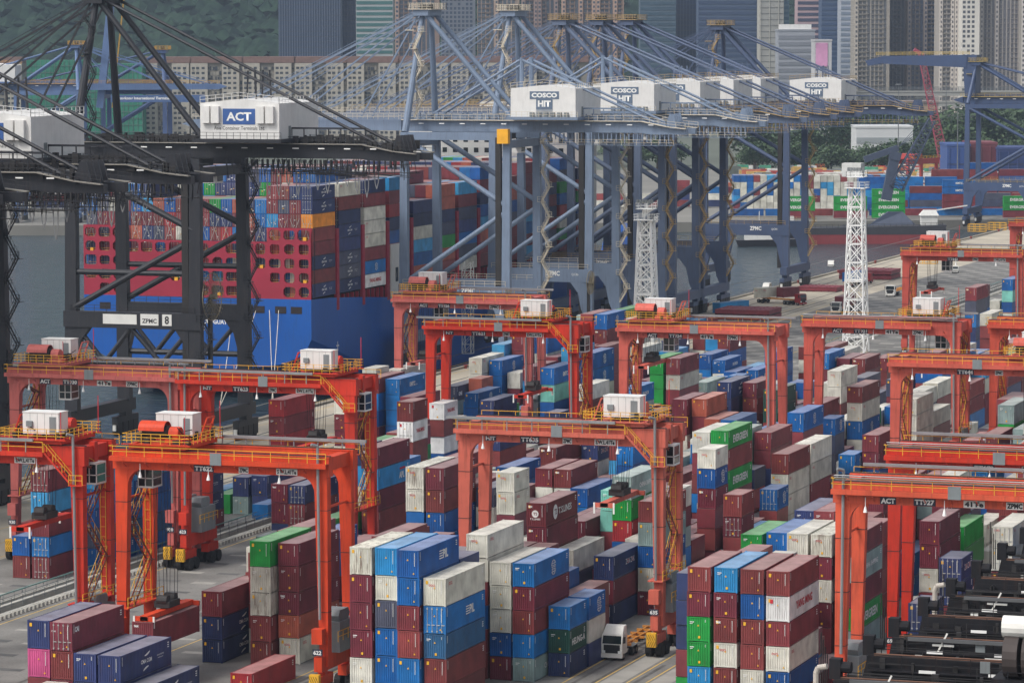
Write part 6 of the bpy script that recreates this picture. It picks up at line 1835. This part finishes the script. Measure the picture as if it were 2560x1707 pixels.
desc = dict(lined='tall dark tower with fine vertical lines behind the slab flats',navyglass='narrow navy glass tower right of the lined tower',greenwhite='white tower with green glass bands',tan1='tan flats tower right of the green glass tower',slate1='slate grey tower behind the nearest blue crane apex',tan2='tan flats tower between the first two crane apexes',brown3='brownish flats tower behind the second crane apex',tan4='broad tan flats tower behind the grouped crane apexes',tealglass='teal glass tower left of the lone blue crane apex',navy2='narrow dark navy tower with vertical fins',navy3='wide navy glass tower behind the lone blue crane apex',beige='plain beige tower right of the navy glass tower',aqua='thin aqua glass edge tower beside the beige tower',pink='pink and dark striped tower',navy4='navy glass tower right of the pink striped tower',pale='pale grey plain tower left of the residential group',resiA='grey residential tower at the left of the right-hand group',resiB='dark residential tower second in the right-hand group',resiC='dark brown residential tower behind the red lattice boom',resiD='pale grey residential tower left of the cream tower',cream='cream tower with two columns of windows',resiE='grey residential tower right of the cream tower',resiF='residential tower at the right frame edge')
for a in tow: facade(a[0], desc[a[0]], a[1], a[2], a[3], a[4], a[5], a[6], a[7], a[8], a[9])
e, w = facade('greybox','stepped grey office block with white plant on its roof',1945,2036,2200,68,(142,146,154),(118,122,130),'bands',4,3); MB().box(1,2,69,w-2,12,72).build('roof_plant', HOUSEW, e)
e, w = facade('billboard','small white block carrying a pink advertising screen',2036,2078,2150,62,(178,178,180),(96,100,110),'windows',3.4,2.6)
s = MB().box(.6,-.4,47,7.6,-.08,61).build('advertising_panel', mat('pink_panel', (196,140,176), .5, var=.35, scale=.09), e)
e, w = facade('podium','long grey-pink podium building below the residential group',2195,2345,2120,26,(142,128,124),(96,92,94),'windows',4,5)
e, w = facade('warehouse','low white warehouse beyond the trees',2140,2282,1790,20.5,(196,198,198),(150,156,158),'bands',5,6,cat='warehouse')
# slab flats with brown roof band
fr = random.Random(8)
for i, (p0, p1) in enumerate(((-60,60),(355,480),(480,610),(610,740),(740,870),(870,1000),(1000,1130),(1130,1300),(1300,1470))):
    e, w = facade('slab%d' % i, 'cream slab of flats with brown roof line, %s from the left' % ORD[i], p0, p1, 2000, 53, (124,120,112), (62,66,72), 'slab', 2.75, 2.5, cat='flats')
    MB().box(-.4,-1.4,51.2,w+.4,20,54.6).build('roof_band', mat('roof_brown', (116,92,86), .8), e)
GREENN = mat('green_netting', (44,118,96), .9, var=.25, scale=.12)
for i, (p0, p1, tp) in enumerate(((70,210,53),(205,360,51))):
    u0, u1 = uo(p0,1980), uo(p1,1980); x, y = fl(u0,1980); e = empty('netted_building', (x,y,0), 'building wrapped in green scaffold netting, %s' % ('left one' if i == 0 else 'right one'), 'building', rz=YAW)
    MB().box(0,0,0,u1-u0,20,tp).build('netting', GREENN, e)
    m = MB()
    for q in range(14): m.box(-.1,-.3,3+q*3.6,u1-u0+.1,-.02,3.15+q*3.6)
    q = 0
    while q < u1-u0: m.box(q,-.3,0,q+.12,-.02,tp); q += 2.6
    stuff(m.build('scaffold', GALV, e))
# viaduct
VIA = mat('viaduct_concrete', (150,150,146), .85, var=.1, scale=.05)
def viaduct(D, py, px0, px1, label, th=2.2):
    u0, u1 = uo(px0,D), uo(px1,D); z = CAM_H-(py-68)*D/9000; x, y = fl(u0,D); e = empty('viaduct', (x,y,0), label, 'viaduct', 'elevated roads behind the port', YAW); w = u1-u0
    MB().box(0,0,z-th,w,11,z).box(0,-.3,z,w,-.02,z+1.0).build('deck', VIA, e); rail(MB(), [(0,-.2,z+1),(w,-.2,z+1)], 2.2, 5, .2, 3).build('noise_barrier', GALV, e)
    q = 12
    while q < w: MB().box(q-1.2,3,0,q+1.2,8,z-th).box(q-3,1,z-th-1.4,q+3,10,z-th-.003).build('pier', VIA, e); q += 34
viaduct(2180,232,2110,2660,'upper elevated road crossing behind the trees at right'); viaduct(2120,258,2100,2660,'lower elevated road crossing behind the trees at right'); viaduct(1960,300,2250,2660,'nearest low elevated road half hidden by trees',1.8)
# wooded hill
from mathutils import noise
HILLM = bpy.data.materials.new('wooded_hill'); HILLM.use_nodes = True; n = HILLM.node_tree; P = n.nodes['Principled BSDF']; P.inputs['Roughness'].default_value = .95; P.inputs['Specular IOR Level'].default_value = .1
g = n.nodes.new('ShaderNodeNewGeometry'); n1 = n.nodes.new('ShaderNodeTexNoise'); n1.inputs['Scale'].default_value = .07; n1.inputs['Detail'].default_value = 9; n1.inputs['Roughness'].default_value = .7
cr = n.nodes.new('ShaderNodeValToRGB'); cr.color_ramp.elements[0].position = .36; cr.color_ramp.elements[0].color = lin((18,34,30))+(1,); cr.color_ramp.elements[1].position = .68; cr.color_ramp.elements[1].color = lin((48,68,52))+(1,)
n.links.new(g.outputs['Position'], n1.inputs['Vector']); n.links.new(n1.outputs['Fac'], cr.inputs[0]); n.links.new(cr.outputs[0], P.inputs['Base Color'])
m = MB(); NU, ND = 230, 70
for j in range(ND):
    for i in range(NU):
        u = -1100+i*1500/(NU-1); D = 2750+j*1500/(ND-1); x, y = fl(u, D); t = j/(ND-1)
        z = 300*min(1, t*1.25)*(1-max(0, (u+160)/620)**1.2 if u > -160 else 1)+t*18
        z += 46*noise.noise(Vector((u*.004, D*.004, 3)))*min(1, t*4)+13*noise.noise(Vector((u*.02, D*.02, 1)))+7*noise.noise(Vector((u*.07, D*.07, 5)))+4.5*noise.noise(Vector((u*.16,D*.16,9)))
        m.v.append((x, y, max(z, -1)))
for j in range(ND-1):
    for i in range(NU-1): a = j*NU+i; m.f.append((a, a+1, a+NU+1, a+NU))
structure(m.build('wooded_hill', HILLM))
rh = random.Random(21); hb = MB()
for k in range(5200):
    j = rh.randrange(2, ND-2); i = rh.randrange(2, NU-2); p = Vector(m.v[j*NU+i])+Vector((rh.uniform(-8,8), rh.uniform(-12,12), rh.uniform(-2,3))); s = rh.uniform(4,9); vs_ = []
    for a in range(6): th = a*math.pi/3+rh.random(); vs_.append(p+Vector((math.cos(th)*s*rh.uniform(.7,1.2), math.sin(th)*s*rh.uniform(.7,1.2), rh.uniform(-.2,.35)*s)))
    vs_.append(p+Vector((rh.uniform(-.2,.2)*s, rh.uniform(-.2,.2)*s, s*rh.uniform(.7,1.1)))); vs_.append(p-Vector((0,0,s*.6)))
    hb._add(vs_, [(a, (a+1) % 6, 6) for a in range(6)]+[((a+1) % 6, a, 7) for a in range(6)])
stuff(hb.build('hill_forest', HILLM), 'dense forest canopy covering the hillside at upper left', 'forest')
# trees
LEAFM = bpy.data.materials.new('leaves'); LEAFM.use_nodes = True; n = LEAFM.node_tree; P = n.nodes['Principled BSDF']; P.inputs['Roughness'].default_value = .7
oi = n.nodes.new('ShaderNodeObjectInfo'); g = n.nodes.new('ShaderNodeNewGeometry'); n1 = n.nodes.new('ShaderNodeTexNoise'); n1.inputs['Scale'].default_value = .5; n.links.new(g.outputs['Position'], n1.inputs['Vector'])
cr = n.nodes.new('ShaderNodeValToRGB'); cr.color_ramp.elements[0].position = .3; cr.color_ramp.elements[0].color = lin((36,56,36))+(1,); cr.color_ramp.elements[1].position = .72; cr.color_ramp.elements[1].color = lin((70,94,54))+(1,)
n.links.new(n1.outputs['Fac'], cr.inputs[0]); n.links.new(cr.outputs[0], P.inputs['Base Color'])
BARK = mat('bark', (84,70,58), .9)
protos = []
for s in range(4):
    r = random.Random(40+s); H = 1.0; lob = [(Vector((r.uniform(-.3,.3), r.uniform(-.3,.3), .62+r.uniform(-.16,.2))), r.uniform(.2,.34)) for _ in range(9)]
    m = MB()
    for k in range(900):
        c, rad = r.choice(lob); d = Vector((r.gauss(0,1), r.gauss(0,1), r.gauss(0,.8))).normalized()*rad*(r.random()**.35); p = c+d; sz = r.uniform(.022,.05)
        a = Vector((r.gauss(0,1), r.gauss(0,1), r.gauss(0,1))).normalized()*sz; b = a.orthogonal().normalized()*sz*r.uniform(.6,1)
        m._add([p-a, p+b, p+a, p-b], [(0,1,2,3)])
    me = m.mesh('crown'); me.materials.append(LEAFM)
    t = MB().tube((0,0,0),(0,0,.5),.03,.018,7)
    for c, rad in lob[:6]: t.tube((0,0,.36+r.uniform(0,.12)), c, .013, .005, 5)
    tm = t.mesh('trunk'); tm.materials.append(BARK); protos.append((me, tm))
rt = random.Random(77); trees = []
for k in range(74):
    px = rt.uniform(1880, 2640); D = rt.uniform(1800, 2090)
    h = rt.uniform(16, 30)
    if 2140 < px < 2290 and D < 1900: h = rt.uniform(8, 12)
    trees.append((px, D, h))
for k in range(64): trees.append((rt.uniform(1850,2600), rt.uniform(1752,1786), rt.uniform(10,15.5)))
for k in range(16): trees.append((rt.uniform(1120,1820), rt.uniform(1790,1850), rt.uniform(10,16)))
trees.sort(key=lambda t: t[0])
for i, (px, D, h) in enumerate(trees):
    x, y = fl(uo(px, D), D); e = empty('leafy_tree', (x, y, 0), 'green leafy tree, %s from the left in the belt by the elevated roads' % ordinal(i+1), 'tree', 'trees behind the far terminal', rt.uniform(0,6)); me, tm = protos[i % 4]
    sc = h/1.0
    for nm, q in (('crown', me), ('trunk', tm)):
        o = bpy.data.objects.new(nm, q); COL.objects.link(o); o.parent = e; o.scale = (sc*1.25, sc*1.25, sc)
# barge with dark red hull, work boat, floating crane
HR = mat('barge_red', (128,50,54), .6, var=.15, scale=.1, streak=.3); HD = mat('barge_black', (50,50,56), .6, var=.15)
D = 1240; x, y = fl(uo(2010,D),D); bg_ = empty('barge', (x,y,-4), 'long dark red barge lying across the basin', 'barge', rz=YAW); L = uo(2358,D)-uo(2010,D)
MB().hexa([(0,0,-1),(L-5,0,-1),(L-5,9,-1),(0,9,-1)],[(0,0,3.2),(L,0,3.2),(L,9,3.2),(0,9,3.2)]).build('lower_hull', HR, bg_)
MB().hexa([(0,-.05,3.2),(L,-.05,3.2),(L,9.05,3.2),(0,9.05,3.2)],[(0,-.05,5.4),(L+1.5,-.05,6.4),(L+1.5,9.05,6.4),(0,9.05,5.4)]).build('upper_hull', HD, bg_)
MB().box(L-7,2,6,L-1.5,7,9.6).hexa([(L-7.5,1.5,9.6),(L-1,1.5,9.6),(L-1,7.5,9.6),(L-7.5,7.5,9.6)],[(L-6,2.5,11.4),(L-2,2.5,11.4),(L-2,6.5,11.4),(L-6,6.5,11.4)]).build('bow_house', ACW, bg_); rail(MB(), [(0,0,5.4),(L,0,6.2)], 1.1, 2, .12, 1).build('railing', DARKM, bg_); MB().bar((L-3,4,11.2),(L+9,4,13.0),.4).build('bow_sprit', ACW, bg_)
D = 1225; x, y = fl(uo(1842,D),D); wb = empty('work_boat', (x,y,-4), 'small white work boat left of the dark red barge', 'boat', rz=YAW)
MB().hexa([(1,1,-.6),(20,1,-.6),(20,5,-.6),(1,5,-.6)],[(0,0,2.2),(24,0,2.6),(24,6,2.6),(0,6,2.2)]).build('hull', HD, wb); c = MB().box(3,1,2.2,13,5,5).box(5,1.4,5,10,4.6,7.4).build('cabin', ACW, wb); MB().box(5.2,1.34,5.8,9.8,1.397,6.8).build('window', GLASS, c); MB().tube((8,3,7.4),(8,3,12),.12,n=6).build('mast', ACW, wb)
D = 1255; x, y = fl(uo(1930,D),D); wb = empty('work_boat', (x,y,-4), 'dark tug moored behind the crane leg left of the barge', 'boat', rz=YAW)
MB().hexa([(1,1,-.6),(16,1,-.6),(16,6,-.6),(1,6,-.6)],[(0,0,3),(19,0,3.6),(19,7,3.6),(0,7,3)]).build('hull', HD, wb); MB().box(3,1.5,3,10,5.5,6).box(4,2,6,8,5,8.6).build('cabin', ACW, wb)
def lattice(mb, p, q, w0, w1, n, t=.2):
    p, q = Vector(p), Vector(q); d = (q-p).normalized(); a = d.cross(Vector((hx,hy,0))).normalized(); b = a.cross(d)
    def ring(f):
        c = p.lerp(q, f); w = (w0+(w1-w0)*f)/2; return [c+a*w+b*w, c-a*w+b*w, c-a*w-b*w, c+a*w-b*w]
    for i in range(n):
        r0, r1 = ring(i/n), ring((i+1)/n)
        for k in range(4): mb.bar(r0[k], r1[k], t*1.4); mb.bar(r0[k], r1[(k+1) % 4], t); mb.bar(r0[k], r0[(k+1) % 4], t)
def at(px, py, D): return bd(px, py, D)
RB = mat('boom_red', (150,66,82), .6); DB = mat('derrick_dark', (62,72,92), .6)
e = empty('derrick_crane', at(2366,455,1600)*1, 'red lattice boom crane leaning left in front of the residential group', 'crane'); o0 = Vector(e.location); e.location.z = 0; o0.z = 0
m = MB(); lattice(m, at(2368,440,1600)-o0, at(2302,135,1600)-o0, 4.4, 2.2, 24, .18); m.build('boom', RB, e); MB().bar(at(2302,135,1600)-o0, at(2285,124,1600)-o0, 1.6).build('boom_head', RB, e); MB().box(-6,-3,0,6,4,8).build('base', DARKM, e)
e = empty('floating_crane', (0,0,0), 'dark floating crane with white house and lattice jib behind the tall light tower', 'crane'); o0 = at(2200,520,1290); o0.z = -4; e.location = o0
m = MB(); lattice(m, at(2240,470,1290)-o0, at(2330,300,1290)-o0, 5.0, 2.4, 14, .3); m.build('jib', DB, e)
MB().bar(at(2215,500,1290)-o0, at(2235,400,1290)-o0, 3.5).bar(at(2160,400,1290)-o0, at(2245,370,1290)-o0, 2.2).bar(at(2235,400,1290)-o0, at(2240,380,1290)-o0, 4).build('mast', DB, e)
for q in (2262, 2274, 2290): MB().bar(at(2242,372,1290)-o0, at(q+40,305,1290)-o0, .16).build('stay', DB, e)
p = at(2104,442,1290)-o0; MB().box(p.x,p.y,p.z,p.x+7,p.y+6,p.z+4.8).build('house', ACW, e); MB().box(-14,-6,-.5,22,10,3.4).build('pontoon', HD, e); MB().hexa([(-4,-3,3.4),(13,1,3.4),(12,7,3.4),(-5,3,3.4)],[(3,0,8.5),(8,2,8.5),(7,4,8.5),(2,3,8.5)]).build('turntable', DB, e)
# red gantry of the far terminal
FR = mat('far_gantry_red', (168,62,58), .6, var=.12)
for i, px in enumerate((2262, 2420)):
    if i: break
    x, y = fl(uo(px+8,1405),1405); e = empty('far_gantry_crane', (x,y,0), 'red gantry crane of the far terminal behind the green containers', 'crane', rz=YAW+.9)
    for a in (0, 21):
        for b in (0, 7): MB().box(a-.6,b-.5,1,a+.6,b+.5,17).build('leg', FR, e)
        MB().box(a-.7,-1,.2,a+.7,8,1.6).build('sill_beam', FR, e)
    for b in (0, 7): MB().box(-1,b-.6,17,22,b+.6,19).build('girder', FR, e)
    MB().box(3,-1,19,9,8,21).build('trolley', FR, e); rail(MB(), [(-1,-1.2,19),(22,-1.2,19)], 1.1, 2.5, .12).build('railing', YEL, e); MB().box(3,1,9,6,6,10).build('spreader', FR, e)
e, w = facade('bluebox','wide dark blue clad store beyond the far lot',2368,2425,1560,19,(58,84,138),(48,72,124),'fins',4,4,cat='store'); e, w = facade('maroonbox','wide maroon clad store beyond the far lot',2425,2492,1565,19.5,(112,58,66),(96,50,58),'fins',4,4,cat='store'); e, w = facade('navybox','wide navy clad store at right beyond the far lot',2494,2580,1560,17.5,(50,66,112),(42,58,100),'fins',4,4,cat='store')
# distant quay cranes across the basin
BFAR = (92,116,156)
e = sts(0,'far1',BFAR,(196,150,60),'distant blue crane with yellow rails and a lettered boom, upper left',16.8,'',66,detail=1,X=0,house=True,group='distant quay cranes'); p = fl(uo(130,1330),1330); e.location = (p[0],p[1],-1); e.rotation_euler = (0,0,YAW+math.pi)
p = at(360,247,1295); x, y = p.x, p.y
o = empty('boom_sign', (p.x,p.y,p.z-1.3), 'blue lettered boom panel of the distant crane', 'sign', rz=YAW); MB().box(-12,0,0,22,.6,2.6).build('panel', mat('boom_panel_blue', (76,100,142), .5), o); text(o, 'Hongkong International Terminals', (0,-.02,1.3), '-Y', 1.3, WHITE, 20, bold=.03)
e = sts(0,'far2',(78,98,140),(196,150,60),'distant dark blue crane with a raised boom behind the charcoal A-frame',16.8,'',64,detail=1,X=0,house=False,boom=16,group='distant quay cranes'); p = fl(uo(345,1345),1345); e.location = (p[0],p[1],-1); e.rotation_euler = (0,0,YAW+math.pi)
b0, b1_ = at(250,270,1330), at(285,-60,1330); q = MB(); o = empty('raised_boom', (b0.x,b0.y,0), 'raised blue boom standing upright behind the charcoal A-frame', 'crane boom'); o0 = Vector(o.location); q.bar(b0-o0, b1_-o0, 3.4, 2.6); q.build('boom', MATS['quay_crane_far1'], o); q = MB(); q.bar(b0-o0+Vector((4,2,0)), b1_-o0+Vector((4,2,0)), .5); q.build('walkway', MATS['quay_crane_rail_far1'], o)
# dark blue crane at the end of this quay, boom level to the left
e = sts(1272,'end',(54,72,106),(186,160,84),'dark blue crane at the end of the quay with level boom, right edge',15.5,'QC96',58.5,detail=1,boomz=43.5,house=False,boom=15,X=-251)
MB().prism([(-13,56),(-13,60.5),(-44,60),(-50,58.4),(-49,56.6),(-44,57.4)], 'y', -4.2, 4.2).build('upper_boom', MATS['quay_crane_end'], e); rail(MB(), [(-46,-4.2,60.2),(-12,-4.2,60.6)], 1.2, 2.4, .12, 2).build('railing', MATS['quay_crane_rail_end'], e)
MB().hexa([(-13.5,-4,43),(-10,-4,43),(-10,4,43),(-13.5,4,43)],[(-14.5,-4,60.5),(-9.5,-4,60.5),(-9.5,4,60.5),(-14.5,4,60.5)]).build('boom_post', MATS['quay_crane_end'], e)
o = MB()
for i in range(8): o.box(0,0,0,1,1,1)
YC = [(2150,245,1110),(2440,560,1255),(2490,556,1262),(2345,620,1080)]
for i, (px, py, yy) in enumerate(((2420,560,0),(2470,556,0),(2290,640,0))):
    dd = (70.7)*9000/(py+20-68); p = at(px, py+20, dd); p.z = 0
    e = empty('cage', (p.x,p.y,.01), 'yellow steel lashing cage on the quay, %s' % ('left of the pair by the end crane','right of the pair by the end crane','nearest one behind crane 643')[i], 'cage'); m = MB()
    for a in (0,2,4,6): 
        for b in (0,2.4): m.bar((a,b,0),(a,b,2.6),.16)
    for z in (.1,.9,1.7,2.6):
        for b in (0,2.4): m.bar((0,b,z),(6,b,z),.12)
        for a in (0,6): m.bar((a,0,z),(a,2.4,z),.12)
    m.build('frame', YEL, e)
# ---------------------------------------------------------------- haze: one closed box of thin air
HZ = bpy.data.materials.new('haze_air'); HZ.use_nodes = True; n = HZ.node_tree; n.nodes.remove(n.nodes['Principled BSDF']); pv = n.nodes.new('ShaderNodeVolumePrincipled'); pv.inputs['Color'].default_value = (.52,.63,.78,1); pv.inputs['Density'].default_value = HAZE; pv.inputs['Anisotropy'].default_value = .3
n.links.new(pv.outputs[0], n.nodes['Material Output'].inputs['Volume'])
hz = stuff(MB().box(-2700,-700,-10.5,2700,4400,345).build('haze', HZ)); hz.rotation_euler = (0,0,YAW)
